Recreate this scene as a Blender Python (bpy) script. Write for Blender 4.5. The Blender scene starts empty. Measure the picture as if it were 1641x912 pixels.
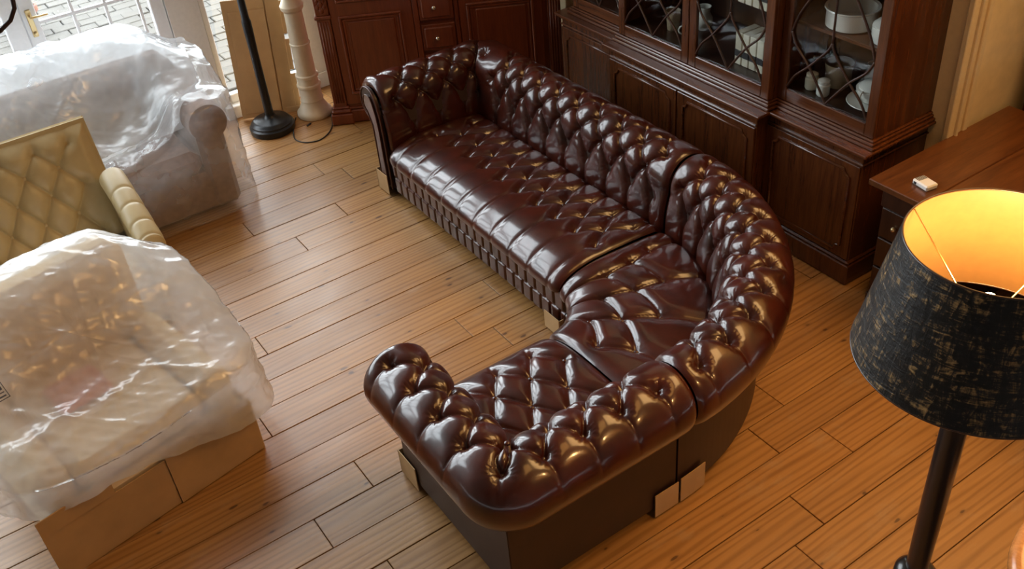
import bpy, bmesh, math, random
import numpy as np
from mathutils import Matrix, Vector
random.seed(7)
RNG = np.random.default_rng(5)
S = bpy.context.scene
C = S.collection

# ------------------------------------------------------------------ camera
cam = bpy.data.cameras.new('camera'); cam_o = bpy.data.objects.new('camera', cam); C.objects.link(cam_o)
cam.sensor_width = 36.0; cam.lens = 1589.3 / 1641 * 36.0; cam.clip_start = 0.05
def cam_axes(yaw, pit, roll):
    cy, sy, cp, sp, cr, sr = math.cos(yaw), math.sin(yaw), math.cos(pit), math.sin(pit), math.cos(roll), math.sin(roll)
    f = Vector((sy * cp, cy * cp, -sp)); r = Vector((cy, -sy, 0)); u = r.cross(f)
    return r * cr + u * sr, -r * sr + u * cr, f
r_, u_, f_ = cam_axes(math.radians(31.0876), math.radians(37.2225), math.radians(-5.7348))
m3 = Matrix((r_, u_, -f_)).transposed()
cam_o.matrix_world = Matrix.Translation((0, 0, 3.35)) @ m3.to_4x4()
S.camera = cam_o

# ------------------------------------------------------------------ world, light, exposure
W = bpy.data.worlds.new('sky'); S.world = W; W.use_nodes = True
wn = W.node_tree; wn.nodes['Background'].inputs[0].default_value = (0.90, 0.95, 1.0, 1); wn.nodes['Background'].inputs[1].default_value = 18.5
def area(name, loc, rot, sx, sy, power, col, portal=False):
    l = bpy.data.lights.new(name, 'AREA'); l.shape = 'RECTANGLE'; l.size = sx; l.size_y = sy; l.energy = power; l.color = col
    if portal: l.cycles.is_portal = True
    o = bpy.data.objects.new(name, l); C.objects.link(o); o.location = loc; o.rotation_euler = rot; return o
area('window_portal', (-0.75, 6.97, 2.25), (math.radians(-90), 0, 0), 6.5, 4.4, 1, (1, 1, 1), True)
# warm ceiling fittings of the shop
area('ceiling_light', (2.5, 1.0, 4.85), (0, 0, 0), 1.4, 1.4, 34, (1.0, 0.48, 0.13))
area('ceiling_light', (4.5, 1.45, 4.5), (0, 0, 0), 2.0, 2.0, 165, (1.0, 0.58, 0.22))
S.view_settings.view_transform = 'Standard'; S.view_settings.look = 'None'; S.view_settings.gamma = 1; S.view_settings.use_curve_mapping = False
S.view_settings.exposure = -0.42

# ------------------------------------------------------------------ materials
def nt(name):
    m = bpy.data.materials.new(name); m.use_nodes = True
    n = m.node_tree; b = n.nodes['Principled BSDF']; return m, n, b
def L(n, a, b): n.links.new(a, b)
def ramp(n, fac, stops):
    r = n.nodes.new('ShaderNodeValToRGB'); e = r.color_ramp.elements
    while len(e) < len(stops): e.new(0.5)
    for x, (p, c) in zip(e, stops): x.position = p; x.color = (*c, 1)
    L(n, fac, r.inputs[0]); return r.outputs[0]
def coords(n, scale, kind='Object', rnd=False):
    if kind == 'World': src = n.nodes.new('ShaderNodeNewGeometry').outputs['Position']
    else: src = n.nodes.new('ShaderNodeTexCoord').outputs[kind]
    if rnd:
        oi = n.nodes.new('ShaderNodeObjectInfo'); mu = n.nodes.new('ShaderNodeVectorMath'); mu.operation = 'MULTIPLY_ADD'
        cb = n.nodes.new('ShaderNodeCombineXYZ')
        for i in range(3): L(n, oi.outputs['Random'], cb.inputs[i])
        L(n, cb.outputs[0], mu.inputs[0]); mu.inputs[1].default_value = (37, 71, 53); L(n, src, mu.inputs[2]); src = mu.outputs[0]
    mp = n.nodes.new('ShaderNodeMapping'); mp.inputs['Scale'].default_value = scale; L(n, src, mp.inputs[0]); return mp.outputs[0]
def noise(n, v, scale, detail=4, rough=0.55, dist=0.0):
    t = n.nodes.new('ShaderNodeTexNoise'); t.inputs['Scale'].default_value = scale; t.inputs['Detail'].default_value = detail
    t.inputs['Roughness'].default_value = rough; t.inputs['Distortion'].default_value = dist; L(n, v, t.inputs['Vector']); return t.outputs[0]
def bump(n, b, h, st, dist=0.01):
    x = n.nodes.new('ShaderNodeBump'); x.inputs['Strength'].default_value = st; x.inputs['Distance'].default_value = dist
    L(n, h, x.inputs['Height']); L(n, x.outputs[0], b.inputs['Normal']); return x
def mixc(n, fac, a, b, mode='MIX'):
    m = n.nodes.new('ShaderNodeMix'); m.data_type = 'RGBA'; m.blend_type = mode
    if hasattr(fac, 'links'): L(n, fac, m.inputs[0])
    else: m.inputs[0].default_value = fac
    for k, v in ((6, a), (7, b)):
        if hasattr(v, 'links'): L(n, v, m.inputs[k])
        else: m.inputs[k].default_value = (*v, 1)
    return m.outputs[2]
def plain(name, col, rough=0.5, metal=0.0, spec=0.5, coat=0.0, var=0.0, bumpst=0.0, nscale=40, sheen=0.0):
    m, n, b = nt(name); v = coords(n, (1, 1, 1)); h = noise(n, v, nscale, 4)
    d = [max(0, c * (1 - var)) for c in col]; e = [min(1, c * (1 + var)) for c in col]
    L(n, ramp(n, h, [(0.3, d), (0.7, e)]), b.inputs['Base Color'])
    b.inputs['Roughness'].default_value = rough; b.inputs['Metallic'].default_value = metal
    b.inputs['Specular IOR Level'].default_value = spec; b.inputs['Coat Weight'].default_value = coat; b.inputs['Coat Roughness'].default_value = 0.15
    b.inputs['Sheen Weight'].default_value = sheen
    if bumpst: bump(n, b, h, bumpst, 0.002)
    return m
def wood(name, c1, c2, rough=0.3, scale=(1.2, 18, 18), coat=0.3, kind='Object', rnd=True):
    m, n, b = nt(name); v = coords(n, scale, kind, rnd); h = noise(n, v, 2.2, 6, 0.6, 0.6)
    v2 = coords(n, tuple(s * 6 for s in scale), kind, rnd); g = noise(n, v2, 2.0, 3)
    c = ramp(n, h, [(0.3, c1), (0.72, c2)]); c = mixc(n, 0.22, c, ramp(n, g, [(0.35, tuple(x * .7 for x in c1)), (0.6, c2)]))
    L(n, c, b.inputs['Base Color']); b.inputs['Roughness'].default_value = rough
    b.inputs['Coat Weight'].default_value = coat; b.inputs['Coat Roughness'].default_value = 0.2; bump(n, b, g, 0.02, 0.002); return m
def floor_mat():
    m, n, b = nt('pine_floorboard')
    v = coords(n, (0.55, 9, 9), 'World', True); h = noise(n, v, 2.0, 5, 0.6, 1.2)
    wv = n.nodes.new('ShaderNodeTexWave'); wv.wave_type = 'BANDS'; wv.bands_direction = 'Y'; wv.inputs['Scale'].default_value = 1.6
    wv.inputs['Distortion'].default_value = 11; wv.inputs['Detail'].default_value = 3; wv.inputs['Detail Scale'].default_value = 0.7
    L(n, coords(n, (0.5, 6, 6), 'World', True), wv.inputs['Vector'])
    c = ramp(n, h, [(0.25, (0.235, 0.110, 0.032)), (0.75, (0.41, 0.212, 0.068))])
    c = mixc(n, 0.30, c, ramp(n, wv.outputs[0], [(0.0, (0.22, 0.09, 0.03)), (0.55, (0.56, 0.30, 0.12))]))
    oi = n.nodes.new('ShaderNodeObjectInfo')
    c = mixc(n, 0.55, c, ramp(n, oi.outputs['Random'], [(0.0, (0.70, 0.66, 0.60)), (0.5, (0.95, 0.95, 0.90)), (1.0, (1.0, 0.95, 0.82))]), 'MULTIPLY')
    # knots with a dark heart and a softer halo
    vo = n.nodes.new('ShaderNodeTexVoronoi'); vo.inputs['Scale'].default_value = 1.15; vo.voronoi_dimensions = '2D'; L(n, coords(n, (2.0, 4.6, 1), 'World', True), vo.inputs['Vector'])
    nz = noise(n, coords(n, (8, 25, 8), 'World'), 1.5, 2)
    ad = n.nodes.new('ShaderNodeMath'); ad.operation = 'MULTIPLY_ADD'; L(n, nz, ad.inputs[0]); ad.inputs[1].default_value = 0.16; L(n, vo.outputs['Distance'], ad.inputs[2])
    k = ramp(n, ad.outputs[0], [(0.0, (1, 1, 1)), (0.098, (0.85, 0.85, 0.85)), (0.115, (0.2, 0.2, 0.2)), (0.17, (0, 0, 0))])
    sx = n.nodes.new('ShaderNodeSeparateColor'); L(n, vo.outputs['Color'], sx.inputs[0])
    gt = n.nodes.new('ShaderNodeMath'); gt.operation = 'GREATER_THAN'; L(n, sx.outputs[0], gt.inputs[0]); gt.inputs[1].default_value = 0.45
    k2 = n.nodes.new('ShaderNodeMath'); k2.operation = 'MULTIPLY'; L(n, k, k2.inputs[0]); L(n, gt.outputs[0], k2.inputs[1])
    c = mixc(n, k2.outputs[0], c, (0.075, 0.030, 0.012))
    # worn grey scuffs
    sc = noise(n, coords(n, (2.2, 5, 1), 'World'), 1.3, 6, 0.7)
    c = mixc(n, ramp(n, sc, [(0.56, (0, 0, 0)), (0.75, (0.45, 0.45, 0.45))]), c, (0.42, 0.30, 0.20))
    L(n, c, b.inputs['Base Color'])
    r = ramp(n, sc, [(0.3, (0.30,) * 3), (0.8, (0.48,) * 3)]); L(n, r, b.inputs['Roughness'])
    bump(n, b, wv.outputs[0], 0.08, 0.002); return m
def leather_mat():
    m, n, b = nt('oxblood_leather')
    h = noise(n, coords(n, (1, 1, 1), 'World'), 7, 4, 0.6)
    L(n, ramp(n, h, [(0.3, (0.024, 0.0041, 0.0019)), (0.75, (0.068, 0.0102, 0.0040))]), b.inputs['Base Color'])
    b.inputs['Roughness'].default_value = 0.33; b.inputs['Specular IOR Level'].default_value = 0.28
    b.inputs['Coat Weight'].default_value = 0.8; b.inputs['Coat Roughness'].default_value = 0.13
    bump(n, b, noise(n, coords(n, (1, 1, 1), 'World'), 120, 3), 0.10, 0.002); return m
def schlick(n, k=1.0, normal=None, f0=0.04):
    lw = n.nodes.new('ShaderNodeLayerWeight'); lw.inputs[0].default_value = 0.5
    if normal is not None: L(n, normal, lw.inputs['Normal'])
    p = n.nodes.new('ShaderNodeMath'); p.operation = 'POWER'; L(n, lw.outputs['Facing'], p.inputs[0]); p.inputs[1].default_value = 5
    m = n.nodes.new('ShaderNodeMath'); m.operation = 'MULTIPLY_ADD'; L(n, p.outputs[0], m.inputs[0]); m.inputs[1].default_value = (1 - f0) * k; m.inputs[2].default_value = f0 * k
    return m.outputs[0]
def plastic_mat(name='clear_plastic_sheet', lo=.40, hi=.70):
    m, n, b = nt(name); out = n.nodes['Material Output']
    hs = []
    for sc_, rot in (((2.2, 8.0, 3.0), (0.3, 0.2, 0.6)), ((7.0, 2.0, 3.5), (-0.2, 0.5, 0.5)), ((9, 9, 9), (0, 0, 0))):
        v = coords(n, sc_, 'World'); v.node.inputs['Rotation'].default_value = rot
        rg = n.nodes.new('ShaderNodeTexNoise'); rg.noise_type = 'RIDGED_MULTIFRACTAL'; rg.inputs['Scale'].default_value = 1.6; rg.inputs['Detail'].default_value = 3
        rg.inputs['Distortion'].default_value = 0.8; L(n, v, rg.inputs['Vector']); hs.append(rg.outputs[0])
    a1 = n.nodes.new('ShaderNodeMath'); a1.operation = 'ADD'; L(n, hs[0], a1.inputs[0]); L(n, hs[1], a1.inputs[1])
    rg = n.nodes.new('ShaderNodeMath'); rg.operation = 'MULTIPLY_ADD'; L(n, hs[2], rg.inputs[0]); rg.inputs[1].default_value = 0.4; L(n, a1.outputs[0], rg.inputs[2])
    b.inputs['Base Color'].default_value = (0.86, 0.89, 0.92, 1); b.inputs['Roughness'].default_value = 0.32; b.inputs['Specular IOR Level'].default_value = 0.35
    bp = bump(n, b, rg.outputs[0], 0.5, 0.012)
    tl = n.nodes.new('ShaderNodeBsdfTranslucent'); tl.inputs[0].default_value = (0.9, 0.93, 0.96, 1); L(n, bp.outputs[0], tl.inputs['Normal'])
    gl = n.nodes.new('ShaderNodeBsdfGlossy'); gl.inputs['Roughness'].default_value = 0.17; L(n, bp.outputs[0], gl.inputs['Normal'])
    tr = n.nodes.new('ShaderNodeBsdfTransparent'); tr.inputs[0].default_value = (0.96, 0.96, 0.96, 1)
    m1 = n.nodes.new('ShaderNodeMixShader'); m1.inputs[0].default_value = 0.5; L(n, b.outputs[0], m1.inputs[1]); L(n, tl.outputs[0], m1.inputs[2])
    sp = noise(n, coords(n, (1, 1, 1), 'World'), 3.0, 3)
    fa = n.nodes.new('ShaderNodeMapRange'); L(n, sp, fa.inputs[0]); fa.inputs[1].default_value = 0.3; fa.inputs[2].default_value = 0.7; fa.inputs[3].default_value = lo; fa.inputs[4].default_value = hi
    m2 = n.nodes.new('ShaderNodeMixShader'); L(n, fa.outputs[0], m2.inputs[0]); L(n, tr.outputs[0], m2.inputs[1]); L(n, m1.outputs[0], m2.inputs[2])
    fr = schlick(n, 0.9, bp.outputs[0], 0.06)
    m3_ = n.nodes.new('ShaderNodeMixShader'); L(n, fr, m3_.inputs[0]); L(n, m2.outputs[0], m3_.inputs[1]); L(n, gl.outputs[0], m3_.inputs[2])
    L(n, m3_.outputs[0], out.inputs[0]); return m
def glass_mat():
    m, n, b = nt('window_glass'); out = n.nodes['Material Output']
    tr = n.nodes.new('ShaderNodeBsdfTransparent'); tr.inputs[0].default_value = (0.94, 0.96, 0.96, 1)
    gl = n.nodes.new('ShaderNodeBsdfGlossy'); gl.inputs['Roughness'].default_value = 0.02
    fr = schlick(n)
    mx = n.nodes.new('ShaderNodeMixShader'); L(n, fr, mx.inputs[0]); L(n, tr.outputs[0], mx.inputs[1]); L(n, gl.outputs[0], mx.inputs[2])
    L(n, mx.outputs[0], out.inputs[0]); return m
def shade_mat():
    m, n, b = nt('black_woven_shade')
    v = coords(n, (1, 1, 1), 'Object')
    a = noise(n, coords(n, (34, 34, 6), 'Object'), 1.6, 4, 0.7, 1.0); c = noise(n, coords(n, (9, 9, 42), 'Object'), 1.6, 3, 0.7, 1.0)
    mx = n.nodes.new('ShaderNodeMath'); mx.operation = 'MULTIPLY'; L(n, a, mx.inputs[0]); L(n, c, mx.inputs[1])
    L(n, ramp(n, mx.outputs[0], [(0.22, (0.004, 0.0035, 0.003)), (0.28, (0.014, 0.011, 0.008)), (0.34, (0.15, 0.090, 0.035)), (0.42, (0.34, 0.21, 0.08))]), b.inputs['Base Color'])  # gold flecks paint the bulb's glow through the weave into the colour
    b.inputs['Roughness'].default_value = 0.42; b.inputs['Specular IOR Level'].default_value = 0.3
    bump(n, b, mx.outputs[0], 0.7, 0.006); return m
M = {}
M['floor'] = floor_mat(); M['leather'] = leather_mat(); M['plastic'] = plastic_mat(); M['plastic_thin'] = plastic_mat('thin_plastic_sheet', .14, .34); M['glass'] = glass_mat(); M['shade'] = shade_mat()
M['leather_plain'] = plain('dark_leather_panel', (0.030, 0.012, 0.007), 0.42, var=0.2, nscale=9)
M['welt'] = plain('leather_piping', (0.07, 0.022, 0.012), 0.35)
M['mahogany'] = wood('mahogany', (0.042, 0.011, 0.004), (0.120, 0.036, 0.010), 0.26, (14, 14, 1.0))
M['mahogany_h'] = wood('mahogany_flat', (0.050, 0.014, 0.005), (0.130, 0.040, 0.012), 0.24, (14, 1.0, 14))
M['redwood'] = wood('red_cherry', (0.11, 0.021, 0.007), (0.20, 0.045, 0.014), 0.33, (12, 12, 1.0), 0.2)
M['desk'] = wood('desk_top_wood', (0.065, 0.020, 0.006), (0.145, 0.050, 0.014), 0.30, (1.2, 12, 12))
M['dark_wood'] = wood('dark_wood', (0.022, 0.008, 0.004), (0.055, 0.020, 0.009), 0.35, (10, 10, 1))
M['honey'] = wood('honey_wood', (0.36, 0.15, 0.045), (0.55, 0.27, 0.09), 0.22, (12, 2, 12))
M['white'] = plain('white_paint', (0.72, 0.74, 0.76), 0.4, var=0.03)
M['cream_wall'] = plain('cream_wall_paint', (0.80, 0.64, 0.38), 0.7, var=0.06, bumpst=0.15, nscale=14)
M['trim'] = plain('cream_gloss_trim', (0.76, 0.61, 0.37), 0.4, var=0.04)
M['wall_white'] = plain('white_wall', (0.68, 0.67, 0.64), 0.8, var=0.04)
M['dim_wall'] = plain('dark_unseen_wall', (0.16, 0.14, 0.11), 0.8, var=0.1)  # for the unseen walls, set dark to cut bounced light
M['ceiling'] = plain('ceiling_paint', (0.40, 0.37, 0.32), 0.9, var=0.03)
M['column'] = plain('cream_painted_wood', (0.70, 0.60, 0.44), 0.38, var=0.06, nscale=12)
M['iron'] = plain('black_metal', (0.018, 0.018, 0.020), 0.33, 0.4, var=0.2)
M['black_wood'] = plain('black_lacquer', (0.010, 0.009, 0.009), 0.28, coat=0.3)
M['rust'] = plain('brown_iron', (0.035, 0.016, 0.010), 0.4, 0.3)
M['card'] = plain('cardboard', (0.52, 0.33, 0.155), 0.8, var=0.10, nscale=6)
M['card2'] = plain('cardboard_darker', (0.44, 0.265, 0.115), 0.8, var=0.10, nscale=6)
M['cream_leather'] = plain('cream_leather', (0.46, 0.36, 0.19), 0.36, var=0.06, nscale=8, bumpst=0.05)
M['brown_velvet'] = plain('brown_velvet', (0.21, 0.13, 0.10), 0.9, var=0.25, nscale=25, sheen=0.4)
M['tan_fabric'] = plain('tan_fabric', (0.72, 0.55, 0.34), 0.9, var=0.1, nscale=12)
M['pink'] = plain('pink_paper', (0.65, 0.22, 0.22), 0.8)
M['brass'] = plain('brass', (0.62, 0.47, 0.24), 0.3, 0.9)
M['steel'] = plain('pale_metal', (0.72, 0.68, 0.60), 0.25, 0.9)
M['gold_lining'] = plain('gold_shade_lining', (0.20, 0.112, 0.042), 0.45, var=0.05)
M['china'] = plain('white_china', (0.74, 0.72, 0.66), 0.15, coat=0.5)
M['stoneware'] = plain('tan_stoneware', (0.36, 0.27, 0.17), 0.3, var=0.1)
M['paper'] = plain('cream_paper', (0.66, 0.60, 0.47), 0.6, var=0.06)
M['book_dark'] = plain('dark_book_cloth', (0.03, 0.028, 0.03), 0.5)
M['rubber'] = plain('black_rubber', (0.012, 0.012, 0.013), 0.5)
M['plastic_white'] = plain('white_plastic', (0.75, 0.74, 0.72), 0.35)
M['paver'] = plain('stone_paver', (0.047, 0.041, 0.033), 0.9, var=0.3, nscale=3)
M['soil'] = plain('sandy_joint', (0.035, 0.032, 0.028), 0.95, var=0.15)
M['terracotta'] = plain('terracotta', (0.16, 0.055, 0.03), 0.8, var=0.1)
M['leaf'] = plain('green_leaf', (0.06, 0.13, 0.035), 0.5, var=0.3)
M['ink'] = plain('printed_ink', (0.05, 0.05, 0.06), 0.6)
mb, nb_, bb = nt('warm_bulb'); bb.inputs['Emission Color'].default_value = (1.0, 0.72, 0.36, 1); bb.inputs['Emission Strength'].default_value = 40; M['bulb'] = mb

# ------------------------------------------------------------------ mesh helpers
class MB:
    def __init__(s): s.v = []; s.f = []
    def add(s, vs, fs):
        o = len(s.v); s.v += [tuple(float(c) for c in v) for v in vs]; s.f += [tuple(o + i for i in f) for f in fs]; return s
    def box(s, x0, x1, y0, y1, z0, z1, b=0.0):
        if b <= 0:
            return s.add([(x, y, z) for x in (x0, x1) for y in (y0, y1) for z in (z0, z1)],
                         [(0, 1, 3, 2), (4, 6, 7, 5), (0, 4, 5, 1), (2, 3, 7, 6), (0, 2, 6, 4), (1, 5, 7, 3)])
        b = min(b, (x1 - x0) * .49, (y1 - y0) * .49, (z1 - z0) * .49)
        vs, ix = [], {}
        X, Y, Z = (x0, x1), (y0, y1), (z0, z1)
        for i in (0, 1):
            for j in (0, 1):
                for k in (0, 1):
                    si, sj, sk = (1 if i == 0 else -1), (1 if j == 0 else -1), (1 if k == 0 else -1)
                    for a in range(3):
                        p = [X[i] + si * b, Y[j] + sj * b, Z[k] + sk * b]
                        p[a] = (X[i], Y[j], Z[k])[a]; ix[(i, j, k, a)] = len(vs); vs.append(p)
        fs = []
        for a in range(3):
            o = [q for q in range(3) if q != a]
            for t in (0, 1):
                def g(p, q):
                    c = [0, 0, 0]; c[a] = t; c[o[0]] = p; c[o[1]] = q; return ix[(*c, a)]
                fs.append((g(0, 0), g(1, 0), g(1, 1), g(0, 1)))
        for a in range(3):
            o = [q for q in range(3) if q != a]
            for p in (0, 1):
                for q in (0, 1):
                    c0 = [0, 0, 0]; c0[o[0]] = p; c0[o[1]] = q; c1 = list(c0); c1[a] = 1
                    fs.append((ix[(*c0, o[0])], ix[(*c1, o[0])], ix[(*c1, o[1])], ix[(*c0, o[1])]))
        for i in (0, 1):
            for j in (0, 1):
                for k in (0, 1): fs.append((ix[(i, j, k, 0)], ix[(i, j, k, 1)], ix[(i, j, k, 2)]))
        return s.add(vs, fs)
    def lathe(s, prof, cx=0, cy=0, n=28, cz=0):
        vs = []; fs = []
        for r, z in prof:
            for i in range(n): a = 2 * math.pi * i / n; vs.append((cx + r * math.cos(a), cy + r * math.sin(a), cz + z))
        for k in range(len(prof) - 1):
            for i in range(n): j = (i + 1) % n; fs.append((k * n + i, k * n + j, (k + 1) * n + j, (k + 1) * n + i))
        if prof[0][0] > 1e-4: fs.append(tuple(range(n))[::-1])
        if prof[-1][0] > 1e-4: fs.append(tuple((len(prof) - 1) * n + i for i in range(n)))
        return s.add(vs, fs)
    def tube(s, pts, r, n=8, closed=False):
        P = [Vector(p) for p in pts]; m = len(P); vs = []; fs = []
        R = r if isinstance(r, (list, tuple)) else [r] * m
        up = Vector((0, 0, 1)); prev = None
        for i, p in enumerate(P):
            t = (P[(i + 1) % m] - P[i - 1]) if closed else (P[min(i + 1, m - 1)] - P[max(i - 1, 0)])
            t.normalize()
            a = (prev - t * prev.dot(t)) if prev is not None else (up.cross(t) if abs(t.z) < 0.95 else Vector((1, 0, 0)).cross(t))
            a.normalize(); prev = a; b = t.cross(a)
            for k in range(n): w = 2 * math.pi * k / n; vs.append(p + (a * math.cos(w) + b * math.sin(w)) * R[i])
        for i in range(m if closed else m - 1):
            j = (i + 1) % m
            for k in range(n): q = (k + 1) % n; fs.append((i * n + k, i * n + q, j * n + q, j * n + k))
        if not closed: fs.append(tuple(range(n))[::-1]); fs.append(tuple((m - 1) * n + k for k in range(n)))
        return s.add(vs, fs)
    def prism(s, poly, fn, d0, d1):
        n = len(poly); vs = [fn(a, b, d0) for a, b in poly] + [fn(a, b, d1) for a, b in poly]
        fs = [tuple(range(n))[::-1], tuple(range(n, 2 * n))] + [(i, (i + 1) % n, n + (i + 1) % n, n + i) for i in range(n)]
        return s.add(vs, fs)
    def ellipsoid(s, c, r, nu=14, nv=9):
        prof = [(math.sin(math.pi * k / nv), -math.cos(math.pi * k / nv)) for k in range(nv + 1)]
        vs = []; fs = []
        for a, z in prof:
            for i in range(nu): w = 2 * math.pi * i / nu; vs.append((c[0] + r[0] * a * math.cos(w), c[1] + r[1] * a * math.sin(w), c[2] + r[2] * z))
        for k in range(nv):
            for i in range(nu): j = (i + 1) % nu; fs.append((k * nu + i, k * nu + j, (k + 1) * nu + j, (k + 1) * nu + i))
        return s.add(vs, fs)
    def xf(s, mat):
        s.v = [tuple(mat @ Vector(v)) for v in s.v]; return s
    def build(s, name, mat, parent=None, smooth=False, angle=None):
        me = bpy.data.meshes.new(name); me.from_pydata(s.v, [], s.f); me.validate()
        bm = bmesh.new(); bm.from_mesh(me); bmesh.ops.recalc_face_normals(bm, faces=bm.faces); bm.to_mesh(me); bm.free()
        me.materials.append(M[mat] if isinstance(mat, str) else mat)
        if smooth:
            me.shade_smooth()
            if angle: me.set_sharp_from_angle(angle=math.radians(angle))
        o = bpy.data.objects.new(name, me); C.objects.link(o); o.parent = parent; return o
def grid_obj(name, P, mat, parent=None, close_u=False):
    nu, nv = P.shape[:2]; idx = np.arange(nu * nv).reshape(nu, nv)
    if close_u: idx = np.vstack([idx, idx[:1]])
    F = np.stack([idx[:-1, :-1], idx[1:, :-1], idx[1:, 1:], idx[:-1, 1:]], -1).reshape(-1, 4)
    me = bpy.data.meshes.new(name); me.from_pydata(P.reshape(-1, 3).tolist(), [], F.tolist()); me.validate()
    me.materials.append(M[mat]); me.shade_smooth()
    o = bpy.data.objects.new(name, me); C.objects.link(o); o.parent = parent; return o
def empty(name, loc=(0, 0, 0), rz=0.0):
    o = bpy.data.objects.new(name, None); C.objects.link(o); o.location = loc; o.rotation_euler = (0, 0, rz); o.empty_display_size = 0.1; return o
def tag(o, label, cat, group=None):
    o['label'] = label; o['category'] = cat
    if group: o['group'] = group
    return o
def struct(o): o['kind'] = 'structure'; return o
def copy_child(o, parent, loc=None):
    c = o.copy(); C.objects.link(c); c.parent = parent
    if loc is not None: c.location = loc
    return c

# ================================================================== SETTING
XL, YB, YW, XR, ZC = -4.6, -2.2, 6.85, 4.16, 4.9
fl = struct(MB().box(XL, 5.6, YB, YW + 0.1, -0.12, -0.026).build('floor', 'dark_wood'))
ys = [4.485, 4.298, 4.12, 3.922, 3.735] + [3.735 - 0.1947 * k for k in range(1, 11)] + [1.598, 1.403]
ys = sorted(set([round(y, 4) for y in ys])); y = ys[0]
while y > 0.6: y -= 0.19; ys.insert(0, y)
y = ys[-1]
while y < 6.66: y += 0.187; ys.append(y)
ys[-1] = YW
known = {1.788: [2.05], 3.735: [2.6], 4.12: [1.28, 1.45], 4.298: [1.15], 2.17: []}
for y0, y1 in zip(ys[:-1], ys[1:]):
    x = -1.6 - random.random() * 1.2
    while x < 4.1:
        ln = random.uniform(1.1, 2.9); x1 = min(x + ln, 5.5)
        if x1 > -1.0:
            g = 0.0019; dz = random.uniform(-0.0012, 0.0012)
            MB().box(x + g, x1 - g, y0 + g, y1 - g, -0.026, dz, 0.0016).build('floorboard', 'floor', fl)
        x = x1
struct(MB().box(XL, 5.6, YB, YW + .2, ZC, ZC + .1).build('ceiling', 'ceiling'))
struct(MB().box(XL - .1, XL, YB, YW + .1, 0, ZC).build('wall_left', 'dim_wall'))
struct(MB().box(XL, 5.6, YB - .1, YB, 0, ZC).build('wall_back', 'dim_wall'))
struct(MB().box(XR, XR + .1, 2.62, YW, 0, ZC).build('wall_right', 'cream_wall'))
struct(MB().box(XR - .02, 5.6, 2.515, 2.62, 0, ZC).build('wall_return', 'cream_wall'))
struct(MB().box(5.6, 5.7, YB, 2.6, 0, ZC).build('wall_far_right', 'cream_wall'))
t = struct(empty('trim_1', (4.11, 2.515, 0)))
for a, b, d in ((-0.005, 0.045, .030), (0.045, 0.062, .045), (0.062, 0.115, .022), (0.115, 0.15, .034)):
    MB().box(a, b, -d, 0, 0, 2.6, .004).build('moulding', 'trim', t)
ww = struct(empty('wall_window', (0, YW, 0)))
for n_, a in (('pier', (1.60, 1.82, 0, .22, 0, 3.1)), ('pier', (2.545, 4.26, 0, .22, 0, ZC)), ('pier', (XL, -3.81, 0, .22, 0, ZC)), ('transom', (-3.81, 2.545, 0, .12, 3.06, 3.14)), ('lintel', (-3.81, 2.545, 0, .22, 4.5, ZC))):
    MB().box(*a).build(n_, 'wall_white', ww)
bs = struct(MB().box(2.56, 3.2, -.018, 0, 0, .12, .004).build('baseboard_window', 'white')); bs.location = (0, YW, 0)
def glazed(name, x0, x1, z0, z1, st, hb, vb, handle=False):
    e = struct(empty(name, ((x0 + x1) / 2, YW + .05, z0)))
    w = (x1 - x0) / 2; h = z1 - z0
    for s in (-1, 1):
        a, b = sorted((s * w, s * (w - st))); MB().box(a + .002, b - .002, -.03, .03, 0, h, .006).build('stile', 'white', e)
    for a, b in ((0, .16 if st > .06 else .07), (h - .1, h)): MB().box(-w + st, w - st, -.028, .028, a, b, .005).build('rail', 'white', e)
    MB().box(-w + st, w - st, -.003, .003, .07, h - .1).build('glass_pane', 'glass', e)
    for z in hb: MB().box(-w + st, w - st, -.013, .013, z - z0 - .011, z - z0 + .011, .003).build('glazing_bar', 'white', e)
    for x in vb: MB().box(x - (x0 + x1) / 2 - .010, x - (x0 + x1) / 2 + .010, -.012, .012, .07, h - .1, .003).build('glazing_bar', 'white', e)
    if handle:
        p = MB().box(-w + .028, -w + .062, -.040, -.030, .98, 1.16, .004).build('handle_plate', 'brass', e)
        MB().lathe([(0.013, 0), (0.013, .012), (0.006, .02)], n=14).xf(Matrix.Translation((-w + .045, -.04, 1.005)) @ Matrix.Rotation(math.radians(90), 4, 'X')).build('keyhole', 'brass', p)
        MB().tube([(-w + .045, -.038, 1.12), (-w + .045, -.085, 1.12), (-w + .15, -.085, 1.12)], .008).build('lever', 'brass', p)
    return e
hb = [0.56, 1.055, 1.55, 2.05, 2.55]
glazed('door_1', .706, 1.60, .0, 3.06, .097, hb, [1.018, 1.228, 1.44], True)
glazed('door_2', -.19, .706, .0, 3.06, .120, hb, [.12, .36])
glazed('door_3', -1.09, -.19, .0, 3.06, .11, hb, [-.78, -.5])
glazed('door_4', -2.0, -1.09, .0, 3.06, .11, hb, [-1.7, -1.4])
glazed('door_5', -2.9, -2.0, .0, 3.06, .11, hb, [-2.6, -2.3])
glazed('door_6', -3.81, -2.9, .0, 3.06, .11, hb, [-3.5, -3.2])
for k in range(4): glazed('window_%d' % (k + 2), -3.81 + k * 1.589, -3.81 + (k + 1) * 1.589, 3.14, 4.5, .06, [3.8], [-3.81 + (k + .5) * 1.589])
glazed('window_1', 1.82, 2.545, .10, 3.06, .05, [1.05, 2.0], [2.18])
struct(MB().box(1.80, 2.56, -.04, .10, 0.0, .10, .006).build('trim_2', 'white')).location = (0, YW, 0)
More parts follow.
